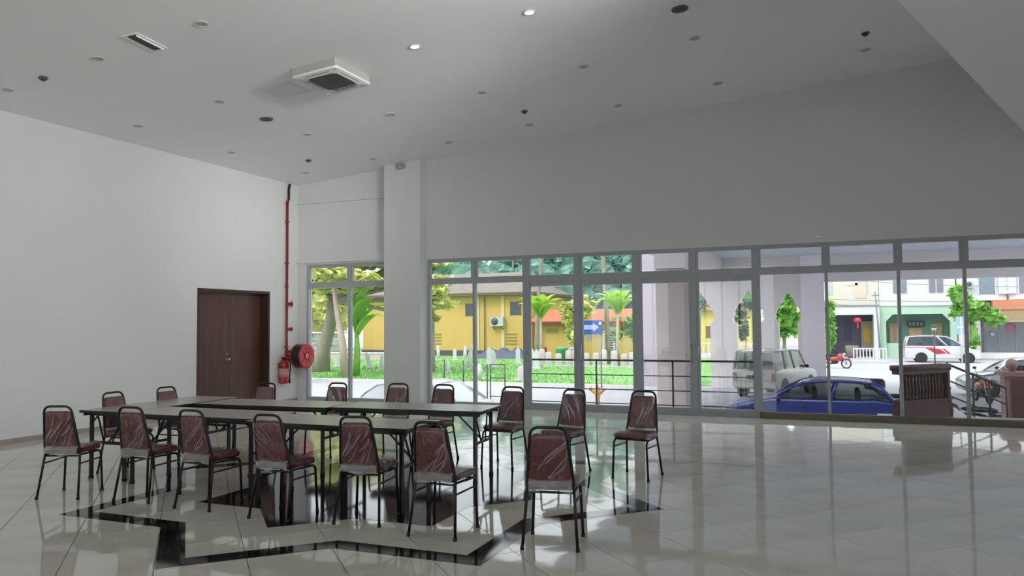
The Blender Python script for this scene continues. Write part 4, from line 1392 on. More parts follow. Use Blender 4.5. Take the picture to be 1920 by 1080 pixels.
# ---- motorcycles
def motorbike(name, label, loc, rz, paint, box=False, group=None):
    t = thing(name, label, 'motorcycle', loc, rz, group)
    for x in (-0.62, 0.62):
        k = MB(); k.tube([(x + 0.26 * math.cos(a * math.pi / 12), 0, 0.29 + 0.26 * math.sin(a * math.pi / 12)) for a in range(24)], 0.04, 7, closed=True); w = k.build('tyre', M_tyre, t)
        k = MB()
        for a in range(6): k.tube([(x, 0, 0.29), (x + 0.24 * math.cos(a * math.pi / 3), 0, 0.29 + 0.24 * math.sin(a * math.pi / 3))], 0.008, 5)
        k.lathe([(0.05, -0.05), (0.05, 0.05)], 10, T(x, 0, 0.29) @ RX(R(90))); k.build('spoked_wheel', M_rim, w)
    k = MB()
    for s in (-1, 1): k.tube([(0.62, s * 0.08, 0.29), (0.42, s * 0.08, 0.86)], 0.02, 7)
    k.build('front_fork', M_chrome, t)
    k = MB(); k.sphere((0.3, 0, 0.66), 0.2, 12, 8, (1.0, 0.8, 1.2)); k.sphere((-0.1, 0, 0.56), 0.24, 12, 8, (1.7, 0.6, 0.6)); k.sphere((0.64, 0, 0.56), 0.14, 10, 6, (1.6, 0.5, 0.45)); k.build('body', paint, t)
    k = MB(); k.sphere((-0.25, 0, 0.78), 0.16, 12, 8, (2.4, 0.85, 0.42)); k.build('seat', M_trim, t)
    k = MB(); k.sphere((-0.62, 0, 0.68), 0.12, 10, 6, (1.7, 0.6, 0.6)); k.build('tail', paint, t)
    k = MB(); k.sphere((-0.02, 0, 0.38), 0.15, 10, 6, (1.4, 0.7, 0.8)); k.tube([(0.05, 0.12, 0.3), (-0.3, 0.16, 0.28), (-0.8, 0.17, 0.36)], 0.035, 7); k.build('engine', M_trim, t)
    k = MB(); k.tube([(0.32, -0.34, 0.98), (0.42, -0.1, 0.93), (0.42, 0.1, 0.93), (0.32, 0.34, 0.98)], 0.016, 7); k.build('handlebar', M_trim, t)
    for s in (-1, 1):
        k = MB(); k.tube([(0.36, s * 0.26, 0.97), (0.4, s * 0.32, 1.16)], 0.008, 5); k.sphere((0.4, s * 0.34, 1.2), 0.06, 8, 6, (0.3, 1.1, 0.75)); k.build('mirror', M_trim, t)
    k = MB(); k.sphere((0.52, 0, 0.84), 0.1, 10, 6, (0.7, 1, 0.9)); k.build('headlamp', M_lampc, t)
    if box:
        k = MB(); k.pad(rrect(-0.24, 0.24, -0.22, 0.22, 0.12, 4), 0.0, 0.30, 0.09, T(-0.7, 0, 0.95)); k.build('top_box', M_trim, t)
        k = MB(); k.tube([(-0.5, 0, 0.72), (-0.7, 0, 0.95)], 0.03, 6); k.build('box_bracket', M_trim, t)
    return t
M_mred = mat('motorcycle_red', (196, 60, 58), 0.35, vary=0.06, coat=0.5)
M_mblk = mat('motorcycle_black', (26, 26, 28), 0.35, vary=0.06, coat=0.5)
motorbike('motorcycle', 'red motorcycle on the road beyond the porch pillar', (0.25, 50.2, G), R(-12), M_mred)
motorbike('motorcycle', 'black motorcycle beside the steps behind the handrail', (2.85, 20.4, G), R(160), M_mblk)
motorbike('motorcycle', 'motorcycle behind the blue car showing only its rounded black top box', (1.86, 23.4, G), R(0), M_mblk, box=True).scale = (1.1, 1.1, 0.98)
motorbike('motorcycle', 'red and black motorcycle by the silver car at the right', (4.75, 30.6, G), R(-80), M_mred)
# ================================================================ trees and plants
ALB = 1.0
def leafmat(n, a, b, tr=0.35):
    return mat(n, a, 0.6, scale=1.6, rgb2=b, trans=tr, spec=0.25)
L_yellow = leafmat('leaf_yellow_green', (230, 228, 164), (200, 210, 128))
L_mid = leafmat('leaf_mid_green', (134, 184, 112), (96, 150, 92))
L_teal = leafmat('leaf_blue_green', (168, 208, 194), (118, 168, 158))
L_lime = leafmat('leaf_lime', (190, 220, 90), (150, 196, 74))
L_bright = leafmat('leaf_bright_green', (158, 204, 104), (116, 172, 80))
L_dark = leafmat('leaf_dark_green', (92, 138, 104), (62, 102, 80))
L_palm = leafmat('palm_frond_green', (130, 182, 140), (84, 136, 108))
L_orange = leafmat('orange_blossom', (232, 132, 84), (236, 170, 100))
ALB = 0.66
M_bark = mat('grey_bark', (172, 164, 150), 0.85, vary=0.2, scale=5, bump=0.4, bscale=14, stretch=(1, 1, 0.3))
M_bark2 = mat('pale_pole_bark', (206, 190, 172), 0.8, vary=0.1, scale=5, bump=0.2, stretch=(1, 1, 0.3))
def crown(name, parent, m, blobs, n, size, seed, flat=0.5):
    """cloud of small folded leaves gathered in clumps"""
    rn = random.Random(seed)
    k = MB()
    wsum = sum(b[3] * b[4] * b[5] for b in blobs) if len(blobs[0]) > 5 else 1
    for b in blobs:
        cx, cy, cz, rx, ry, rz = b
        nb = max(20, int(n * (rx * ry * rz) ** 0.67 / sum((q[3] * q[4] * q[5]) ** 0.67 for q in blobs)))
        clumps = []
        for _ in range(max(5, nb // 45)):
            while True:
                u = Vector((rn.uniform(-1, 1), rn.uniform(-1, 1), rn.uniform(-1, 1)))
                if 0.25 < u.length < 1: break
            clumps.append(u)
        for _ in range(nb):
            u = rn.choice(clumps)
            p = Vector((cx + (u.x + rn.gauss(0, 0.16)) * rx, cy + (u.y + rn.gauss(0, 0.16)) * ry, cz + (u.z + rn.gauss(0, 0.13)) * rz))
            s = size * rn.uniform(0.6, 1.3)
            a = rn.uniform(0, 6.283)
            tilt = rn.gauss(0, 1) * flat
            d = Vector((math.cos(a), math.sin(a), math.sin(tilt)))
            w = Vector((-math.sin(a), math.cos(a), rn.gauss(0, flat))) * 0.42
            dn = Vector((0, 0, -0.12))
            A, B = p - d * s * 0.5, p + d * s * 0.5 + dn * s
            k.add([A, p + w * s + dn * s * 0.6, B, p - w * s + dn * s * 0.6], [(0, 1, 2), (0, 2, 3)])
    return k.build(name, m, parent)
def lumpy(k, b, f, seed):
    """rough dense middle of a crown"""
    rn = random.Random(seed * 7 + int(b[0] * 13))
    n, m_ = 14, 9
    ph = [rn.uniform(0, 6.28) for _ in range(4)]
    vs, fs = [], []
    for i in range(m_ + 1):
        t = math.pi * i / m_
        for j in range(n):
            a = 2 * math.pi * j / n
            r = f * (1 + 0.18 * math.sin(3 * a + ph[0] + 2 * t) + 0.14 * math.sin(5 * t + ph[1] + a * 2) + rn.uniform(-0.08, 0.08))
            vs.append((b[0] + b[3] * r * math.sin(t) * math.cos(a), b[1] + b[4] * r * math.sin(t) * math.sin(a), b[2] - b[5] * r * math.cos(t)))
    for i in range(m_):
        for j in range(n):
            fs.append((i * n + j, i * n + (j + 1) % n, (i + 1) * n + (j + 1) % n, (i + 1) * n + j))
    k.add(vs, fs, False)
def tree(name, label, loc, trunk, m, blobs, n, size, seed, bark=None, flat=0.5, group=None, extra=None, core=0.0):
    t = thing(name, label, 'tree', loc, 0, group)
    k = MB(); k.tube(trunk[0], trunk[1], 9); k.build('trunk', bark or M_bark, t)
    top = Vector(trunk[0][-1])
    if core:
        k = MB()
        for b in blobs: lumpy(k, b, core, seed)
        k.build('crown_core', m, t)  # solid core in the leaf colour, closes gaps in the crown
    for i, b in enumerate(blobs[:7]):
        k = MB(); q = Vector(b[:3]); k.tube([top * 0.9 if top.length < 3 else top - Vector((0, 0, 0.3)), (top + q) / 2 + Vector((0, 0, -0.1)), q], [trunk[1][-1] * 0.7, trunk[1][-1] * 0.45, trunk[1][-1] * 0.2], 6); k.build('branch', bark or M_bark, t)
    crown('foliage', t, m, blobs, n, size, seed, flat)
    if extra: crown('inner_foliage', t, *extra)
    return t
# big layered yellow-green tree outside the left window: grey leaning trunk
Y0 = 39.0
tree('layered_tree', 'wide yellow-green tree with a thick leaning grey trunk outside the left window', (-28.6, Y0, G),
     ([(0, 0, 0), (0.25, 0, 1.4), (0.75, 0, 3.0), (0.95, 0, 4.6)], [0.62, 0.42, 0.36, 0.26]), L_yellow,
     [(1.0, 0, 6.6, 3.6, 3.0, 0.5), (-0.6, 0, 5.5, 2.4, 2.5, 0.45), (3.6, 0, 5.4, 2.5, 2.5, 0.5), (5.6, 0, 6.6, 2.6, 2.6, 0.5), (7.4, -0.5, 5.2, 2.1, 2.0, 0.7), (7.2, -0.3, 4.1, 1.7, 1.8, 0.6), (6.7, -0.3, 3.3, 1.1, 1.4, 0.5), (1.5, 0, 8.2, 4.2, 3.4, 0.7), (1.6, -1.0, 5.0, 2.2, 2.0, 0.4), (3.6, -1.0, 6.6, 2.2, 2.0, 0.5)], 12500, 0.42, 4, flat=0.35, core=0.5)
tree('slim_tree', 'slim pale trunk in front of the thick grey one, leaning left', (-24.2, 35.2, G),
     ([(0, 0, 0), (-0.15, 0, 1.8), (-0.55, 0, 3.8), (-0.8, 0, 5.2)], [0.24, 0.2, 0.15, 0.09]), L_yellow,
     [(-0.9, 0, 5.9, 1.5, 1.4, 0.5), (0.6, 0, 5.4, 1.2, 1.2, 0.4)], 1800, 0.34, 9, bark=M_bark2)
# banana plant
def arch_leaf(L, W_, droop, nseg=9, fold=0.25):
    vs, fs = [], []
    for i in range(nseg + 1):
        t = i / nseg
        x = L * t * math.cos(droop * t * 0.6)
        z = L * (t * 0.9 - droop * t * t)
        w = W_ * math.sin(math.pi * min(1, 0.06 + t * 0.94)) ** 0.6
        vs += [(x, -w, z - w * fold), (x, 0, z), (x, w, z - w * fold)]
    for i in range(nseg):
        a = i * 3
        fs += [(a, a + 1, a + 4, a + 3), (a + 1, a + 2, a + 5, a + 4)]
    return vs, fs
def leafy_plant(name, label, loc, m, leaves, cat='plant', stem=None, sm=None, group=None):
    """leaves: (base_z, azimuth, elevation, length, width, droop)"""
    t = thing(name, label, cat, loc, 0, group)
    if stem:
        k = MB(); k.tube(stem[0], stem[1], 8); k.build('stem', sm or M_bark2, t)
    for bz, az, el, L, W_, dr in leaves:
        k = MB(); k.x = T(0, 0, bz) @ RZ(R(az)) @ RY(-R(el)); v, f_ = arch_leaf(L, W_, dr); k.add(v, f_, True); k.build('leaf', m, t)
    return t
rn = random.Random(2)
leafy_plant('banana_plant', 'banana plant with long drooping leaves beside the white pilaster', (-24.0, 36.0, G), L_bright,
            [(2.5, 0, 62, 3.2, 0.42, 0.85), (2.4, -25, 50, 3.0, 0.42, 0.95), (2.3, 20, 40, 2.8, 0.4, 0.9), (2.6, 160, 66, 2.2, 0.34, 0.7), (2.6, 60, 74, 2.6, 0.34, 0.5), (2.2, -10, 28, 2.6, 0.38, 0.9)],
            stem=([(0, 0, 0), (0.05, 0, 1.4), (0, 0, 2.7)], [0.2, 0.17, 0.1]), sm=L_bright)
leafy_plant('broad_leaf_plant', 'tall dark green plant with long leaves at the corner of the left window', (-24.6, 31.0, G), L_dark,
            [(0.2, 20, 78, 3.4, 0.3, 0.2), (0.2, 170, 80, 3.0, 0.3, 0.15), (0.1, -80, 76, 2.8, 0.28, 0.2), (0.1, 90, 82, 3.6, 0.3, 0.1), (0.1, -30, 66, 2.6, 0.28, 0.35)])
# palms
def palm(name, label, loc, h, nf, L, m, seed, lean=0.0, group=None, r=0.16, up=35):
    rn = random.Random(seed)
    t = thing(name, label, 'palm', loc, 0, group)
    k = MB(); k.tube([(lean * (i / 6) ** 2, 0, h * i / 6) for i in range(7)], [r * (1.25 - 0.5 * i / 6) for i in range(7)], 8); k.build('trunk', M_bark, t)
    for q in range(nf):
        k = MB()
        k.x = T(lean, 0, h) @ RZ(2 * math.pi * q / nf + rn.uniform(-0.2, 0.2)) @ RY(-R(rn.uniform(up - 30, up + 35)))
        n = 13
        LL = L * rn.uniform(0.85, 1.1)
        dr = rn.uniform(0.32, 0.55)
        sp = []
        for i in range(n + 1):
            u = i / n
            sp.append(Vector((LL * u * (1 - 0.2 * dr * u), 0, LL * (0.16 * u - dr * u * u))))
        k.tube(sp, [0.03 * (1 - 0.8 * i / n) + 0.006 for i in range(n + 1)], 4)
        for i in range(1, n + 1):
            for mm in (0, 0.5):
                u = (i - mm) / n
                p = sp[i - 1].lerp(sp[i], 1 - mm)
                ll = LL * 0.3 * math.sin(math.pi * (0.12 + 0.82 * u)) ** 0.7
                for s in (-1, 1):
                    tip = p + Vector((ll * 0.45, s * ll * 0.75, -ll * 0.45))
                    k.add([p, p + Vector((0.05 * LL / 3, s * 0.02, 0)), tip], [(0, 1, 2)])
        k.build('frond', m, t)
    return t
palm('coconut_palm', 'coconut palm with blue-green fronds seen through the fanlights', (-20.2, 54, G), 8.6, 15, 4.6, L_palm, 5, 0.6)
palm('coconut_palm', 'coconut palm with pale fronds left of the porch pillar, high in the fanlights', (-14.2, 52, G), 8.8, 15, 4.4, L_palm, 8, -0.4)
palm('coconut_palm', 'coconut palm behind the left roof of the yellow house', (-31.5, 76.5, G), 9.6, 14, 4.4, L_palm, 15, 0.3)
palm('slender_palm', 'slender grey palm trunk in front of the yellow house with a dense crown', (-21.8, 40.5, G), 6.0, 12, 2.6, L_palm, 13, 0.1, r=0.2)
palm('young_palm', 'small palm showing through the first pointed arch', (-7.4, 48, G), 3.6, 12, 2.2, L_dark, 21, 0.1, r=0.1)
fan = [(0, 34, 2.4), (180, 36, 2.4), (35, 50, 2.2), (145, 52, 2.2), (-30, 24, 2.1), (210, 24, 2.1), (90, 70, 2.0), (-90, 40, 1.8), (-60, 55, 2.0), (240, 58, 2.0)]
leafy_plant('lime_banana', 'lime green plant with broad spreading leaves in front of the yellow house', (-18.4, 50, G), L_lime,
            [(3.2 + 0.05 * (q % 3), az, el, L, 0.46, 0.85) for q, (az, el, L) in enumerate(fan)], stem=([(0, 0, 0), (0.05, 0, 1.6), (0, 0, 3.3)], [0.12, 0.1, 0.08]))
leafy_plant('lime_banana', 'second lime green plant nearer the blue arrow sign', (-12.7, 49, G), L_lime,
            [(3.4 + 0.05 * (q % 3), az + 20, el, L * 0.95, 0.42, 0.85) for q, (az, el, L) in enumerate(fan)], stem=([(0, 0, 0), (-0.05, 0, 1.7), (0, 0, 3.5)], [0.12, 0.1, 0.08]))
tree('golden_shrub', 'golden-green drooping tree in front of the small tiled annex', (-15.9, 50.5, G), ([(0, 0, 0), (0.05, 0, 2.0)], [0.12, 0.07]), L_yellow,
     [(0, 0, 2.8, 1.1, 0.9, 0.8), (0.2, 0, 3.9, 1.2, 1.0, 0.7), (-0.1, -0.2, 1.9, 0.6, 0.6, 0.7)], 2200, 0.28, 31, bark=M_bark2, core=0.6)
tree('blossom_tree', 'shrub with orange blossoms behind the blue arrow sign', (-11.3, 51, G), ([(0, 0, 0), (0.05, 0, 1.8)], [0.1, 0.06]), L_bright,
     [(0, 0.4, 2.9, 1.2, 1.0, 1.0), (-1.6, 0.5, 2.4, 1.0, 0.8, 0.8)], 1500, 0.25, 33, extra=(L_orange, [(0.1, -0.4, 2.85, 0.55, 0.3, 0.45), (-1.9, -0.2, 2.7, 0.5, 0.3, 0.25)], 360, 0.2, 35, 0.6))
# belt of trees behind the yellow house
belt = [(-54, 74, 9, L_yellow), (-49, 85, 11, L_teal), (-38, 75.5, 10.5, L_teal), (-34, 86, 12, L_teal), (-25.5, 75.5, 11.5, L_teal), (-22, 86, 13, L_teal), (-14, 76, 10.5, L_teal), (-10, 87, 11, L_mid)]
names = ['far left', 'second from the left', 'third from the left', 'fourth from the left', 'fifth from the left', 'third from the right', 'second from the right', 'far right']
for i, (x, y, hh, m) in enumerate(belt):
    tree('background_tree', 'dense tree in the belt behind the yellow house, %s' % names[i], (x, y, G), ([(0, 0, 0), (0, 0, hh * 0.5)], [0.4, 0.25]), m,
         [(0, 0, hh * 0.52, 4.2, 3, 2.6), (-1.8, -0.5, hh * 0.72, 3.0, 2.4, 2.0), (2.0, -0.4, hh * 0.74, 3.0, 2.4, 2.0), (0, -0.5, hh * 0.95, 3.2, 2.6, 1.9)], 3400, 0.75, 60 + i, core=0.95)
tree('arch_tree', 'bright green tree seen through the third pointed arch', (-2.9, 56, G), ([(0, 0, 0), (0, 0, 2.0)], [0.16, 0.1]), L_bright,
     [(0, 0, 2.9, 1.3, 1.1, 1.2), (0.3, 0, 4.0, 0.9, 0.9, 0.9)], 2200, 0.3, 71, core=0.6)
tree('climbing_shrub', 'dark feathery tree seen through the second pointed arch', (-4.3, 44, G), ([(0, 0, 0), (0.05, 0, 2.2)], [0.08, 0.05]), L_dark,
     [(0, 0, 3.2, 0.5, 0.5, 0.8), (0.05, 0, 2.2, 0.35, 0.35, 0.7)], 800, 0.22, 73)
tree('roadside_shrub', 'tall leafy shrub at the right edge of the porch corner pillar', (-0.15, 57.5, G), ([(0, 0, 0), (0, 0, 1.8)], [0.1, 0.07]), L_bright,
     [(0, 0, 1.6, 0.42, 0.5, 1.3), (0, 0, 3.4, 0.5, 0.5, 0.9)], 1500, 0.26, 74, core=0.7)
tree('street_tree', 'light green street tree between the green house and the orange-fronted shop', (8.95, 62.3, G), ([(0, 0, 0), (0.1, 0, 2.2), (0, 0, 3.4)], [0.14, 0.11, 0.07]), L_bright,
     [(-0.5, 0, 4.4, 0.7, 0.7, 0.9), (-0.3, 0, 3.2, 0.9, 0.8, 0.7), (0.4, 0, 3.6, 0.8, 0.7, 0.7), (1.4, 0, 3.0, 0.75, 0.7, 0.6), (0.35, -0.1, 1.6, 0.35, 0.35, 1.2)], 3400, 0.3, 75, core=0.7)

# ================================================================ graves on the lawn
M_stone = mat('white_grave_stone', (240, 242, 246), 0.7, vary=0.03, scale=6)
M_cloth = mat('pinkish_grave_stone', (236, 220, 226), 0.7, vary=0.03, scale=6)
def grave(label, x, y, h, w, lean, kind, group):
    t = thing('grave_marker', label, 'gravestone', (x, y, G), R(20), group)
    k = MB()
    k.x = RY(R(lean))
    if kind == 0:
        k.prism([(-w / 2, 0), (w / 2, 0), (w * 0.42, h * 0.62), (w * 0.5, h * 0.7), (w * 0.3, h * 0.88), (0, h), (-w * 0.3, h * 0.88), (-w * 0.5, h * 0.7), (-w * 0.42, h * 0.62)], -0.07, 0.07, RX(R(90)))
    elif kind == 1:
        k.lathe([(w * 0.5, 0), (w * 0.42, h * 0.5), (w * 0.46, h * 0.6), (w * 0.3, h * 0.72), (w * 0.36, h * 0.82), (w * 0.18, h * 0.95), (0, h)], 10)
    else:
        k.pad(rrect(-w / 2, w / 2, 0, h, w * 0.3, 3), -0.07, 0.07, 0.03, RX(R(90)), steps=2)
    k.build('headstone', M_stone if kind < 2 else M_cloth, t)
    k = MB(); k.box(-w * 0.75, w * 0.75, -0.16, 0.16, 0, 0.09); k.build('base', M_stone, t)
    return t
gspec = [  # x, y, height, width, lean, kind, words
    (-30.6, 43.5, 0.9, 0.3, 0, 0, 'white gravestone by the foot of the thick grey trunk'),
    (-27.6, 43.0, 1.1, 0.32, -14, 0, 'white gravestone leaning left in the left window'),
    (-26.3, 42.2, 1.0, 0.3, 4, 1, 'white post-shaped gravestone beside the leaning one in the left window'),
    (-26.6, 48.0, 1.5, 0.36, 8, 1, 'tall white gravestone leaning right near the pilaster'),
    (-27.6, 51.0, 1.6, 0.4, 0, 0, 'tallest pointed white gravestone left of the pilaster'),
    (-23.5, 38.5, 0.6, 0.28, 0, 0, 'low white gravestone at the left edge of the pilaster'),
    (-28.7, 54.5, 1.2, 0.3, 0, 1, 'white gravestone just right of the pilaster, farther back'),
    (-27.0, 54.0, 1.0, 0.3, 0, 0, 'small white gravestone under the yellow wall vent'),
    (-25.9, 53.5, 1.2, 0.3, 3, 1, 'white gravestone second from the pilaster in the back row'),
    (-20.6, 40.4, 0.8, 0.26, -6, 1, 'small white gravestone standing alone on the near grass'),
    (-20.9, 43.6, 1.6, 0.32, 10, 1, 'long white gravestone leaning right behind the white car'),
    (-21.6, 48.5, 1.3, 0.42, 0, 0, 'broad pointed white gravestone beside the slender palm'),
    (-19.9, 45.5, 1.2, 0.34, -6, 0, 'white gravestone right beside the slender palm trunk'),
    (-20.3, 50.5, 1.2, 0.36, 0, 0, 'pointed white gravestone behind the dark barrier'),
    (-17.9, 47.0, 1.2, 0.36, 0, 1, 'white gravestone right of the dark barrier'),
    (-16.9, 45.0, 1.25, 0.4, 2, 0, 'large white gravestone left of the first glazed door'),
    (-13.9, 35.3, 0.75, 0.6, 0, 2, 'rounded pale gravestone close to the lawn kerb'),
    (-16.6, 36.0, 0.8, 0.4, 0, 1, 'short white gravestone inside the dark barrier frame')]
for x, y, h, w, l, kd, words in gspec:
    grave(words, x, y, h, w, l, kd, 'white gravestones on the lawn')
gx = ['first', 'second', 'third', 'fourth', 'fifth', 'sixth', 'seventh', 'eighth', 'ninth', 'tenth', 'eleventh', 'twelfth', 'thirteenth', 'fourteenth']
for i in range(14):
    x = -18.3 + i * 0.62
    grave('squat pinkish gravestone behind the railing, %s in the row from the left' % gx[i], x, 48.0 + 0.25 * math.sin(i * 2.1), 1.0 + 0.15 * math.sin(i * 1.7), 0.42, 0, 2, 'squat gravestones in a row behind the railing')

# ================================================================ yellow house
M_yel = mat('yellow_house_paint', (232, 196, 112), 0.8, vary=0.03, scale=0.4)
M_yel2 = mat('pale_yellow_pier', (236, 222, 160), 0.8, vary=0.03, scale=0.4)
M_rooft = mat('grey_brown_roof', (150, 142, 132), 0.8, vary=0.08, scale=2)
M_fasc = mat('brown_fascia', (116, 102, 88), 0.7, vary=0.06)
M_win = mat('dark_house_window', (72, 84, 92), 0.25, vary=0.1, spec=0.6)
M_or = mat('orange_roof_tile', (216, 128, 90), 0.75, vary=0.1, scale=4)
M_louv = mat('olive_vent', (170, 160, 92), 0.75, vary=0.05)
t = thing('yellow_house', 'large yellow house with a flat dark eave behind the graves', 'house', (-40.6, 62.0, G))
HW = 17.0
k = MB(); k.box(0, HW, 0, 9, 0, 5.3); k.build('wall', M_yel, t)
k = MB(); k.box(-0.6, HW + 0.5, -0.7, 9.5, 5.3, 5.55); k.build('eave', M_fasc, t)
k = MB(); k.add([(-0.6, -0.7, 5.55), (HW + 0.5, -0.7, 5.55), (HW + 0.5, 9.5, 5.55), (-0.6, 9.5, 5.55), (2.5, 4.4, 7.6), (HW - 2.6, 4.4, 7.6)], [(0, 1, 5, 4), (1, 2, 5), (2, 3, 4, 5), (3, 0, 4)]); k.build('roof', M_rooft, t)
for x in (4.6, 11.9, 14.3):
    k = MB(); k.box(x - 0.16, x + 0.16, -0.08, 0, 0.3, 5.3); k.build('wall_pier', M_yel2, t)
for x, z, w, h in ((11.1, 4.1, 0.75, 1.1), (15.5, 4.15, 0.95, 1.15), (7.0, 4.1, 0.8, 1.1)):
    k = MB(); k.box(x - w / 2, x + w / 2, -0.03, 0.03, z - h / 2, z + h / 2); wn = k.build('window', M_win, t)
    k = MB()
    for q in (-1, 1): k.box(x + q * w / 2 - 0.03, x + q * w / 2 + 0.03, -0.06, 0.0, z - h / 2 - 0.03, z + h / 2 + 0.03)
    k.build('window_frame', M_fasc, wn)
for x in (7.6, 14.9):
    for i in range(4):
        k = MB(); k.box(x - 0.7, x + 0.7, -0.05, 0.0, 1.05 + 0.28 * i, 1.15 + 0.28 * i); k.build('vent_slat', M_louv, t)
k = MB(); k.tube([(12.6, -0.14, 0.1), (12.6, -0.14, 5.2)], 0.05, 8); k.build('downpipe', M_fasc, t)
k = MB(); k.box(-0.1, HW + 0.1, -0.12, 0.0, 0, 0.5); k.build('plinth', mat('dark_plinth', (96, 92, 104), 0.8, vary=0.1), t)
t = thing('outdoor_ac_unit', 'pale outdoor air conditioner unit on the yellow wall', 'air conditioner', (-26.7, 61.95, 1.48))
k = MB(); k.box(-0.6, 0.6, -0.45, 0, 0, 0.8); k.build('casing', mat('ac_pale', (206, 214, 218), 0.5), t)
k = MB(); k.lathe([(0.32, 0), (0.32, 0.02), (0.08, 0.03), (0, 0.03)], 18, T(-0.18, -0.45, 0.4) @ RX(R(90))); k.build('fan_grille', M_win, t)
for s in (-0.4, 0.4):
    k = MB(); k.bar((s, 0, -0.02), (s, -0.45, -0.02), 0.05, 0.05); k.bar((s, 0, -0.3), (s, -0.4, -0.03), 0.04, 0.04); k.build('bracket', M_fasc, t)
# lower annex
t = thing('yellow_annex', 'low yellow annex with a small orange tiled roof beside the big yellow house', 'annex', (-22.6, 60.4, G))
k = MB(); k.box(0, 8.6, 0, 4, 0, 2.95); k.build('wall', M_yel, t)
k = MB(); k.add([(-0.4, -0.6, 3.0), (9.0, -0.6, 3.0), (9.0, 2.6, 4.0), (-0.4, 2.6, 4.0), (-0.4, -0.6, 2.9), (9.0, -0.6, 2.9), (9.0, 2.6, 3.9), (-0.4, 2.6, 3.9)], [(0, 1, 2, 3), (7, 6, 5, 4), (0, 4, 5, 1), (1, 5, 6, 2), (2, 6, 7, 3), (3, 7, 4, 0)]); k.build('roof', M_or, t)
k = MB(); k.box(-0.4, 9.0, -0.62, -0.5, 2.72, 2.95); k.build('fascia', mat('dark_red_fascia', (124, 62, 48), 0.7), t)
for i in range(4):
    k = MB(); k.box(0.9 + i * 1.5, 1.9 + i * 1.5, -0.04, 0.0, 2.05, 2.4); k.build('vent_block', M_louv, t)
k = MB(); k.box(0.25, 0.45, -0.55, -0.35, 0, 2.9); k.build('porch_post', M_yel2, t)
# second yellow house behind the arches
t = thing('yellow_cottage', 'bright yellow cottage seen through the first pointed arch', 'house', (-10.4, 66.5, G))
k = MB(); k.box(0, 4.4, 0, 5, 0, 3.8); k.build('wall', mat('lemon_paint', (240, 226, 120), 0.8, vary=0.03), t)
k = MB(); k.add([(-0.4, -0.5, 3.8), (4.8, -0.5, 3.8), (4.8, 5.5, 3.8), (-0.4, 5.5, 3.8), (2.2, 2.5, 5.4)], [(0, 1, 4), (1, 2, 4), (2, 3, 4), (3, 0, 4), (3, 2, 1, 0)]); k.build('roof', M_or, t)
k = MB(); k.box(0.75, 1.45, -0.03, 0.02, 1.5, 2.5); k.build('window', mat('brown_window', (120, 92, 70), 0.5), t)
k = MB(); k.box(3.0, 3.7, -0.03, 0.02, 1.5, 2.5); k.build('window', MATS['brown_window'], t)
k = MB(); k.box(-0.3, 4.7, -1.2, -1.05, 0.0, 0.28); k.box(-0.3, 4.7, -1.2, -1.05, 1.0, 1.12); k.build('veranda_rail', M_kerb, t)
for i in range(12):
    k = MB(); k.box(-0.2 + 0.42 * i, -0.08 + 0.42 * i, -1.18, -1.07, 0.28, 1.0); k.build('veranda_post', M_kerb, t)
# pale stone wall behind the big trunk and dark pile beside the house
t = thing('stone_wall', 'pale rubble stone wall behind the thick grey trunk', 'wall', (-50, 58, G))
M_rub = mat('pale_rubble', (196, 192, 186), 0.9, scale=2.6, rgb2=(150, 146, 140), bump=0.6, bscale=5)
rn = random.Random(77)
z = 0.0
first = None
for r_ in range(5):
    x = 0.0
    hh = 0.42
    while x < 9.2:
        w = rn.uniform(0.6, 1.3)
        k = MB(); k.pad(rrect(x + 0.02, x + w - 0.02, z + 0.02, z + hh - 0.02, 0.08, 2), -0.25 - rn.uniform(0, 0.06), 0.2, 0.05, RX(R(90)), steps=2)
        k.build('stone', M_rub, t)
        x += w
    z += hh
k = MB(); k.box(-0.1, 10.2, -0.3, 0.3, z, z + 0.14); k.build('coping', M_kerb, t)
t = thing('stone_kerb', 'low pinkish stone kerb on the grass behind the slim pale trunk', 'kerb', (-38.5, 52.5, G))
k = MB(); k.box(0, 9.5, -0.2, 0.2, 0, 0.55); k.build('body', mat('pinkish_stone', (228, 210, 200), 0.8, vary=0.05), t)
k = MB(); k.box(-0.05, 9.55, -0.25, 0.25, 0.55, 0.65); k.build('coping', M_kerb, t)
t = thing('covered_pile', 'low dark blue covered pile along the foot of the yellow house', 'pile', (-27.4, 58.2, G))
k = MB()
nu, nv = 22, 6
vs = [((i / nu) * 5.6, (j / nv - 0.5) * 1.6, (0.75 + 0.16 * math.sin(i * 1.3) + 0.1 * math.sin(i * 2.9 + j)) * math.sin(math.pi * j / nv) ** 0.5 * min(1, 4 * min(i, nu - i) / nu + 0.05)) for j in range(nv + 1) for i in range(nu + 1)]
k.add(vs, [(j * (nu + 1) + i, j * (nu + 1) + i + 1, (j + 1) * (nu + 1) + i + 1, (j + 1) * (nu + 1) + i) for j in range(nv) for i in range(nu)], True)
k.build('tarpaulin', mat('slate_blue_tarp', (92, 98, 130), 0.6, vary=0.12, scale=2), t)

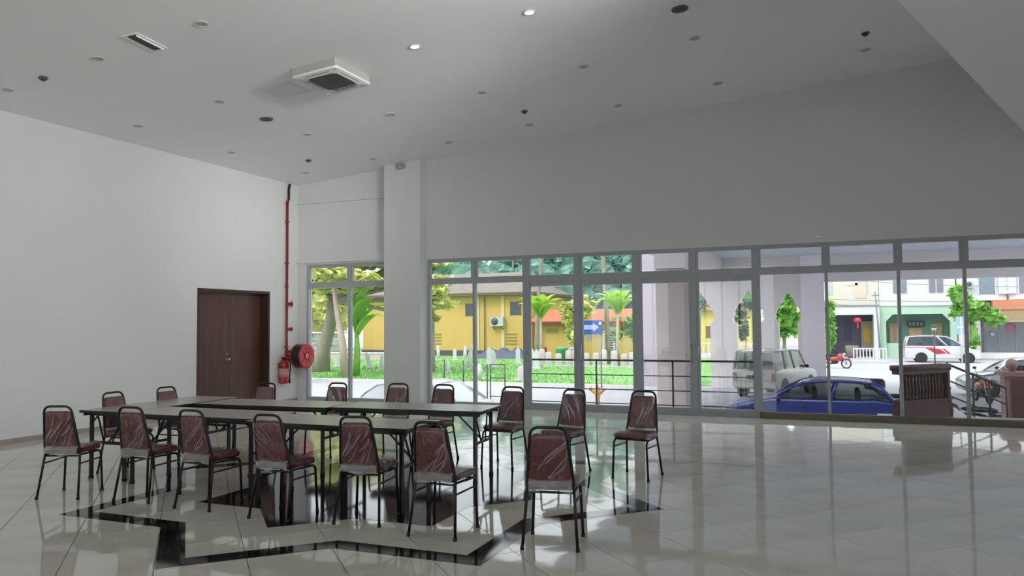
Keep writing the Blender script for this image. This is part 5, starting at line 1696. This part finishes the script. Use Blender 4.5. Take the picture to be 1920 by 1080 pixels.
# ================================================================ sign, hydrant, bins, stacked chairs
M_signb = mat('sign_blue', (28, 88, 178), 0.4, vary=0.03)
M_signw = mat('sign_white', (196, 214, 250), 0.4, vary=0.02)
M_post = mat('grey_post', (150, 156, 156), 0.5, vary=0.05)
t = thing('arrow_sign', 'blue road sign with a white arrow pointing right, lettered along the arrow', 'sign', (-8.95, 30.0, G))
k = MB(); k.box(-0.54, 0.52, -0.02, 0.02, 2.36, 2.92); k.build('sign_board', M_signb, t)
k = MB(); k.prism([(-0.45, 2.56), (0.16, 2.56), (0.16, 2.47), (0.40, 2.645), (0.16, 2.82), (0.16, 2.73), (-0.45, 2.73)], 0.021, 0.027, RX(R(90))); k.build('arrow', M_signw, t)
k = MB()
for i in range(9):
    x = -0.36 + i * 0.06
    k.box(x, x + 0.012, -0.031, -0.027, 2.61, 2.68)
    if i % 2 == 0: k.box(x, x + 0.04, -0.031, -0.027, 2.668, 2.68)
    if i % 3 == 0: k.box(x, x + 0.04, -0.031, -0.027, 2.61, 2.622)
    if i % 4 == 1: k.box(x + 0.028, x + 0.04, -0.031, -0.027, 2.61, 2.68)
k.build('arrow_lettering', mat('sign_letter_blue', (120, 140, 205), 0.5), t)['kind'] = 'stuff'
k = MB(); k.box(0.40, 0.50, -0.028, -0.02, 2.74, 2.86); k.build('corner_mark', M_kerb, t)
for x in (-0.46, 0.46):
    k = MB(); k.tube([(x, 0.05, 0), (x, 0.05, 2.95)], 0.035, 8); k.build('post', M_post, t)
k = MB(); k.box(-0.12, 0.06, -0.03, 0.03, 2.10, 2.34); k.build('hanging_plate', M_post, t)
M_hyd = mat('hydrant_yellow', (226, 164, 50), 0.4, vary=0.05, coat=0.3)
t = thing('fire_hydrant', 'yellow-orange fire hydrant outside the glazed door', 'hydrant', (-6.92, 24.0, G))
k = MB(); k.lathe([(0.15, 0), (0.15, 0.04), (0.085, 0.05), (0.08, 0.45), (0.10, 0.5), (0.10, 0.66), (0.07, 0.74), (0.03, 0.78), (0.03, 0.84), (0, 0.85)], 14); k.build('barrel', M_hyd, t)
for s in (-1, 1):
    k = MB(); k.tube([(0, 0, 0.52), (s * 0.12, -0.03, 0.62), (s * 0.19, -0.05, 0.68)], 0.052, 8); k.build('outlet', M_hyd, t)
    k = MB(); k.lathe([(0.066, 0), (0.066, 0.05), (0.03, 0.07), (0, 0.07)], 10, T(s * 0.19, -0.05, 0.68) @ RY(R(48) * s)); k.build('outlet_cap', M_hyd, t)
for nm, lab, x, y, col in (('litter_bin', 'red bin by the annex post', -21.0, 57.6, (198, 52, 52)), ('litter_bin', 'green bin in front of the yellow annex', -19.4, 57.4, (110, 196, 140)), ('litter_bin', 'grey drum in front of the yellow annex', -18.3, 57.2, (200, 204, 206))):
    t = thing(nm, lab, 'bin', (x, y, G), 0, 'bins in front of the yellow annex')
    w = 0.3 if col[0] == 198 else 0.48
    k = MB(); k.lathe([(w * 0.85, 0), (w, 0.75), (w * 1.05, 0.78), (w * 1.05, 0.82)], 14); k.build('tub', mat('bin_paint_%d' % col[0], col, 0.5, vary=0.05), t)
    k = MB(); k.lathe([(w * 1.06, 0.82), (w * 0.9, 0.92), (w * 0.4, 0.98), (0, 0.99)], 14); k.build('lid', MATS['bin_paint_%d' % col[0]], t)
M_plas = mat('white_plastic', (232, 236, 240), 0.45, vary=0.02)
nth = ['bottom', 'second from the bottom', 'third from the bottom', 'fourth from the bottom', 'middle', 'fourth from the top', 'third from the top', 'second from the top', 'topmost']
pr = None
for i in range(9):
    lab = 'white plastic chair in the tall stack behind the sign, %s' % nth[i]
    if pr is None:
        t = thing('plastic_chair', lab, 'chair', (-15.2, 56.5, G), R(-10), 'tall stack of white plastic chairs')
        k = MB(); k.pad(rrect(-0.42, 0.42, -0.36, 0.36, 0.1, 3), 0.5, 0.55, 0.02, steps=2); k.build('seat', M_plas, t)
        k = MB()
        for q in range(5): k.box(-0.36 + 0.15 * q, -0.27 + 0.15 * q, 0.34, 0.38, 0.55, 0.98)
        k.box(-0.42, 0.42, 0.34, 0.38, 0.9, 1.02); k.build('backrest', M_plas, t)
        for sx in (-1, 1):
            k = MB(); k.bar((sx * 0.44, -0.32, 0.74), (sx * 0.44, 0.34, 0.78), 0.06, 0.04); k.build('armrest', M_plas, t)
            for sy in (-1, 1):
                k = MB(); k.bar((sx * 0.42, sy * 0.34, 0), (sx * 0.4, sy * 0.32, 0.52), 0.06, 0.06); k.build('leg', M_plas, t)
        pr = t
    else:
        dup(pr, (-15.2, 56.5, G + 0.18 * i), R(-10), lab)

# ================================================================ street on the right
M_hwhite = mat('shophouse_white', (246, 246, 248), 0.8, vary=0.02, scale=0.4)
M_hcream = mat('shophouse_cream', (244, 236, 224), 0.8, vary=0.02, scale=0.4)
M_hgreen = mat('shophouse_green', (206, 240, 214), 0.8, vary=0.02, scale=0.4)
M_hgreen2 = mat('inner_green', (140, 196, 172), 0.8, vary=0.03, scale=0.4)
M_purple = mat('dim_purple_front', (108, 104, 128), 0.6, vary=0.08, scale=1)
M_shut = mat('blue_grey_shutter', (140, 156, 172), 0.6, vary=0.06)
M_shut2 = mat('lilac_grey_shutter', (150, 146, 164), 0.6, vary=0.06)
M_wood = mat('pale_wood_door', (226, 198, 150), 0.6, vary=0.06, scale=3)
M_orange = mat('orange_fascia', (238, 150, 112), 0.6, vary=0.04)
M_tan = mat('tan_awning', (214, 192, 152), 0.7, vary=0.04)
M_shopg = mat('shop_glass', (120, 128, 138), 0.12, vary=0.15, scale=1.2, spec=0.8)
SY = 66.0
def house(name, label, x0, x1, ztop, m, cat='house'):
    t = thing(name, label, cat, (x0, SY, G))
    return t, x1 - x0
# left: cream upper storey over a dark purple ground floor
t, w = house('shophouse', 'cream shophouse with a dim purple ground floor at the left of the street', -0.9, 3.55, 8, M_hcream)
k = MB(); k.box(0, w, 0.0, 6, 3.95, 9); k.build('upper_wall', M_hcream, t)
k = MB(); k.box(-0.1, w, -0.6, 0.1, 3.3, 3.95); k.build('balcony_band', M_hwhite, t)
k = MB(); k.box(-0.1, w, -0.66, 0.0, 3.95, 4.05); k.build('ledge', M_post, t)
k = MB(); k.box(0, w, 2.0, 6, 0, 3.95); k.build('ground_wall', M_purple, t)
k = MB(); k.box(0, 0.55, -0.5, 2, 0, 3.3); k.build('pier', M_hwhite, t)
k = MB(); k.box(w - 0.42, w, -0.6, 2, 0, 3.3); k.build('pier', M_hwhite, t)
k = MB(); k.box(2.0, 2.5, 1.93, 2.0, 1.2, 2.9); k.build('dark_window', mat('dark_blue_pane', (62, 74, 96), 0.3), t)
k = MB(); k.box(3.2, w - 0.42, 1.6, 1.75, 0.4, 2.8); dr = k.build('door_panel', mat('grey_beige_door', (186, 170, 150), 0.6), t)
k = MB(); k.prism([(3.4 + 0.0, 1.25), (3.85, 1.1), (3.95, 1.7), (3.9, 2.25), (3.45, 2.35), (3.35, 1.8)], -1.595, -1.56, RX(R(90))); k.build('yellow_banner', mat('banner_yellow', (232, 196, 70), 0.6, vary=0.12, scale=4), dr)
for x, z, mm in ((2.6, 6.2, M_hwhite), (3.2, 5.2, mat('peach_panel', (246, 226, 210), 0.7))):
    k = MB(); k.box(x - 0.4, x + 0.4, -0.04, 0, z - 0.6, z + 0.6); k.build('wall_panel', mm, t)
for x in (0.9, 3.4):
    k = MB(); k.box(x - 0.3, x + 0.3, -0.03, 0.02, 4.9, 6.2); k.build('upper_window', mat('pale_window', (214, 216, 218), 0.4) if x < 1 else MATS['pale_window'], t)
t = thing('paper_lantern', 'red paper lantern hanging in the porch of the cream shophouse', 'lantern', (2.02, 65.6, G + 2.62))
k = MB(); k.sphere((0, 0, 0.25), 0.26, 12, 8, (1.1, 1.1, 0.85)); k.build('lantern_body', mat('lantern_red', (222, 70, 84), 0.5), t)
k = MB(); k.tube([(0, 0, 0.45), (0, 0, 0.72)], 0.02, 6); k.build('cord', M_trim, t)
k = MB(); k.lathe([(0.05, 0), (0.09, -0.42), (0.02, -0.44)], 8, T(0, 0, 0.05)); k.build('tassel', MATS['lantern_red'], t)
t = thing('planter_pots', 'grey stone planter in front of the purple shop front', 'planter', (1.55, 64.6, G))
k = MB(); k.lathe([(0.3, 0), (0.45, 0.5), (0.5, 0.9), (0.42, 0.95)], 12); k.build('pot', mat('grey_pot', (150, 142, 136), 0.8), t)
# green house
t, w = house('shophouse', 'mint green shophouse with an arched porch and a black name board', 3.58, 8.75, 8, M_hgreen)
k = MB(); k.box(0, w, 0, 6, 4.45, 9); k.build('upper_wall', M_hwhite, t)
k = MB(); k.box(0, w, -0.12, 0.4, 3.95, 4.45); k.build('band', M_hwhite, t)
k = MB(); k.box(0, w, -0.05, 0.4, 3.3, 3.95); k.build('frieze', M_hgreen, t)
for x in (0.0, w - 0.4):
    k = MB(); k.box(x, x + 0.42, -0.1, 0.45, 0, 3.3); k.build('pier', M_hgreen, t)
k = MB(); k.add([(0.42, -0.1, 3.3), (0.9, -0.1, 3.3), (0.42, -0.1, 2.75), (0.42, 0.45, 3.3), (0.9, 0.45, 3.3), (0.42, 0.45, 2.75)], [(0, 2, 1), (3, 4, 5), (1, 2, 5, 4)])
k.build('arch_corner', M_hgreen, t)
k = MB(); k.add([(w - 0.4, -0.1, 3.3), (w - 0.9, -0.1, 3.3), (w - 0.4, -0.1, 2.75), (w - 0.4, 0.45, 3.3), (w - 0.9, 0.45, 3.3), (w - 0.4, 0.45, 2.75)], [(0, 1, 2), (3, 5, 4), (1, 4, 5, 2)])
k.build('arch_corner', M_hgreen, t)
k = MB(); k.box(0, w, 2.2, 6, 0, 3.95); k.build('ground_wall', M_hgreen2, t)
k = MB(); k.box(0.42, 1.3, 0.2, 0.35, 0, 1.1); k.build('half_wall', M_hgreen, t)
for a, b in ((0.75, 1.5), (3.7, 4.5)):
    k = MB(); k.box(a, b, 2.1, 2.2, 0.2, 2.6); dd = k.build('door', M_wood, t)
    for q in range(2):
        k = MB(); k.box(a + 0.08 + q * (b - a) / 2, a + (b - a) / 2 - 0.06 + q * (b - a) / 2, 2.07, 2.1, 0.5, 2.3); k.build('door_panel', mat('cream_panel', (240, 222, 180), 0.6) if 'cream_panel' not in MATS else MATS['cream_panel'], dd)
k = MB(); k.box(2.15, 3.1, 2.1, 2.2, 0.6, 2.25); dd = k.build('window', mat('orange_window_surround', (244, 190, 128), 0.6), t)
for q in range(2):
    k = MB(); k.box(2.22 + 0.44 * q, 2.6 + 0.44 * q, 2.07, 2.1, 0.7, 2.0); k.build('window_panel', mat('peach_panel_two', (250, 214, 180), 0.6) if q == 0 else MATS['peach_panel_two'], dd)
for i in range(2):
    for xx, mm in ((1.2, M_shut2 if i == 0 else M_shut), (3.65, M_shut2)):
        k = MB(); k.box(xx + 0.52 * i - 0.2, xx + 0.52 * i + 0.2, -0.08, 0, 4.95, 6.3); k.build('shutter', mm, t)
t = thing('name_board', 'black name board with four white characters over the green porch', 'sign', (5.62, 67.9, G + 2.35))
k = MB(); k.box(0, 1.2, -0.02, 0.05, 0, 0.42); k.build('board', M_trim, t)
for i in range(4):
    k = MB(); x = 0.1 + i * 0.27
    k.box(x, x + 0.2, -0.03, -0.02, 0.30, 0.335); k.box(x + 0.085, x + 0.12, -0.03, -0.02, 0.08, 0.34); k.box(x, x + 0.2, -0.03, -0.02, 0.19, 0.22)
    if i % 2: k.box(x, x + 0.03, -0.03, -0.02, 0.08, 0.22); k.box(x + 0.17, x + 0.2, -0.03, -0.02, 0.08, 0.22)
    else: k.box(x + 0.02, x + 0.19, -0.03, -0.02, 0.08, 0.11)
    k.build('character', M_kerb, t)['kind'] = 'stuff'
# right: white upper floor, orange fascia, glass shop front
t, w = house('shophouse', 'white shophouse with an orange fascia, tan awning and glass shop front', 8.85, 17.5, 8, M_hwhite)
k = MB(); k.box(0, w, 0, 6, 4.25, 9); k.build('upper_wall', M_hwhite, t)
k = MB(); k.box(2.2, w, -0.5, 0.1, 3.55, 4.25); k.build('fascia', M_orange, t)
k = MB(); k.add([(1.4, -0.4, 3.55), (w, -0.4, 3.55), (w, -1.3, 2.75), (1.4, -1.3, 2.75)], [(0, 1, 2, 3), (3, 2, 1, 0)]); k.box(1.4, w, -1.32, -1.28, 2.66, 2.76); k.build('awning', M_tan, t)
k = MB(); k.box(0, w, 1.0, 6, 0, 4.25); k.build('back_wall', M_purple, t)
k = MB(); k.box(0.0, 1.45, 0.0, 1.0, 0, 4.25); k.build('side_wall', M_hwhite, t)
k = MB(); k.box(1.45, 1.62, -0.1, 0.1, 0, 2.7); k.build('dark_post', M_win, t)
k = MB(); k.box(0, w, -0.5, 0.8, 0, 0.42); k.build('step', M_porch, t)
for i in range(4):
    k = MB(); k.box(1.62 + i * 1.05, 2.63 + i * 1.05, 0.25, 0.3, 0.42, 2.7); k.build('shop_pane', M_shopg, t)
    k = MB(); k.box(2.63 + i * 1.05, 2.69 + i * 1.05, 0.2, 0.34, 0.42, 2.7); k.build('shop_mullion', M_post, t)
k = MB(); k.lathe([(0.2, 0), (0.32, 0), (0.32, 0.01), (0.2, 0.01)], 22, T(3.35, 0.24, 2.25) @ RX(R(90))); k.build('pink_ring_mark', mat('pink_mark', (190, 120, 160), 0.5), t)
for i in range(5):
    k = MB(); k.box(3.1 + i * 0.13, 3.18 + i * 0.13, 0.235, 0.245, 1.72, 1.86); k.build('pink_lettering', MATS['pink_mark'], t)['kind'] = 'stuff'
k = MB(); k.sphere((2.2, 0.15, 1.75), 0.13, 10, 6); k.build('globe_lamp', M_kerb, t)
for a, b, mm in ((1.42, 2.45, M_shut), (3.95, 5.2, M_shut2)):
    k = MB(); k.box(a, b, -0.06, 0.02, 4.75, 6.7); wn = k.build('upper_window', mm, t)
    k = MB(); k.box(a - 0.06, a, -0.08, 0.0, 4.7, 6.75); k.box(b, b + 0.06, -0.08, 0.0, 4.7, 6.75); k.box(a, b, -0.08, 0, 6.0, 6.06); k.build('window_bar', M_hwhite, wn)
t = thing('white_sign_board', 'tall white sign board with faint characters on the white upper floor', 'sign', (11.5, 65.85, G + 4.72))
k = MB(); k.box(0, 1.12, 0, 0.08, 0, 1.75); k.build('board', M_kerb, t)
for i in range(5):
    k = MB(); x = 0.42; z = 0.2 + i * 0.29
    k.box(x, x + 0.26, -0.01, 0, z + 0.17, z + 0.19); k.box(x + 0.11, x + 0.14, -0.01, 0, z, z + 0.2); k.box(x + 0.03, x + 0.24, -0.01, 0, z + 0.06, z + 0.08); k.build('character', mat('faint_blue', (206, 214, 226), 0.6) if i == 0 else MATS['faint_blue'], t)['kind'] = 'stuff'
k = MB(); k.box(0.52, 0.62, 0, 0.08, -0.5, 0); k.build('bracket', M_fasc, t)
t = thing('wall_ac_unit', 'small outdoor unit high on the white shophouse wall behind the tree', 'air conditioner', (9.6, 65.9, G + 5.2))
k = MB(); k.box(-0.3, 0.3, -0.3, 0.08, 0, 0.5); k.build('casing', MATS['ac_pale'], t)
k = MB(); k.lathe([(0.18, 0), (0.18, 0.02), (0, 0.03)], 14, T(0, -0.3, 0.25) @ RX(R(90))); k.build('fan_grille', M_win, t)

# barrier, poles, lamp, road sign, wires
t = thing('crowd_barrier', 'white crowd barrier of upright bars on the street', 'barrier', (1.42, 57.3, G))
for z in (0.15, 0.95):
    k = MB(); k.box(0, 2.05, -0.025, 0.025, z - 0.04, z + 0.04); k.build('rail', M_kerb, t)
for i in range(11):
    k = MB(); k.box(i * 0.2, i * 0.2 + 0.07, -0.02, 0.02, 0.15, 0.95); k.build('upright', M_kerb, t)
for x in (0.1, 1.85):
    k = MB(); k.box(x - 0.03, x + 0.03, -0.3, 0.3, 0, 0.06); k.box(x - 0.03, x + 0.03, -0.03, 0.03, 0.06, 0.15); k.build('foot', M_kerb, t)
t = thing('utility_pole', 'thin leaning utility pole in front of the cream shophouse', 'pole', (3.35, 64.0, G))
k = MB(); k.tube([(0.1, 0, 0), (0.0, 0, 2.6), (-0.14, 0, 5.0)], [0.07, 0.06, 0.045], 8); k.build('shaft', M_post, t)
k = MB(); k.bar((-0.35, 0, 4.7), (0.15, 0, 4.75), 0.05, 0.05); k.build('cross_arm', M_fasc, t)
for i, z in enumerate((4.9, 4.3, 3.9)):
    t = thing('overhead_wire', 'sagging overhead wire across the street fronts, %s' % ['highest', 'middle', 'lowest'][i], 'wire', (0, 63.9, G), 0, 'overhead wires across the street')
    y_ = 0
    pts = []
    for q in range(21):
        u = q / 20
        pts.append((-0.5 + 14.5 * u, 0, z + (1.1 if i == 0 else 0.25) * (1 - u) - 0.9 * 4 * u * (1 - u) * 0.25 + (0.2 if i == 0 else 0)))
    k = MB(); k.tube(pts, 0.022, 5); k.build('cable', M_post, t)
t = thing('lamp_post', 'thin dark lamp post with a pale lantern in front of the white van', 'lamp post', (4.40, 40.0, G))
k = MB(); k.tube([(0, 0, 0), (0, 0, 2.35)], 0.03, 8); k.build('shaft', M_steel, t)
k = MB(); k.lathe([(0.03, 2.33), (0.1, 2.4), (0.11, 2.47), (0.05, 2.5)], 10); k.build('lantern', mat('pale_lantern', (236, 240, 236), 0.4), t)
k = MB(); k.lathe([(0.14, 2.5), (0.1, 2.55), (0.03, 2.6), (0, 2.64)], 10); k.build('lantern_cap', M_steel, t)
k = MB(); k.lathe([(0.1, 0), (0.1, 0.05), (0.05, 0.08)], 10); k.build('foot', M_steel, t)
t = thing('road_sign', 'pale blue road sign on a white post beside the street tree', 'sign', (7.95, 58.0, G))
k = MB(); k.tube([(0, 0.03, 0), (0, 0.03, 3.0)], 0.06, 8); k.build('post', M_kerb, t)
k = MB(); k.prism(rrect(-0.3, 0.3, 1.9, 3.05, 0.05, 2), -0.01, 0.015, RX(R(90))); k.build('plate', mat('pale_blue_plate', (166, 202, 232), 0.5, vary=0.04), t)
k = MB(); k.box(-0.24, 0.24, -0.025, -0.018, 2.3, 2.4); k.build('white_bar', M_kerb, t)
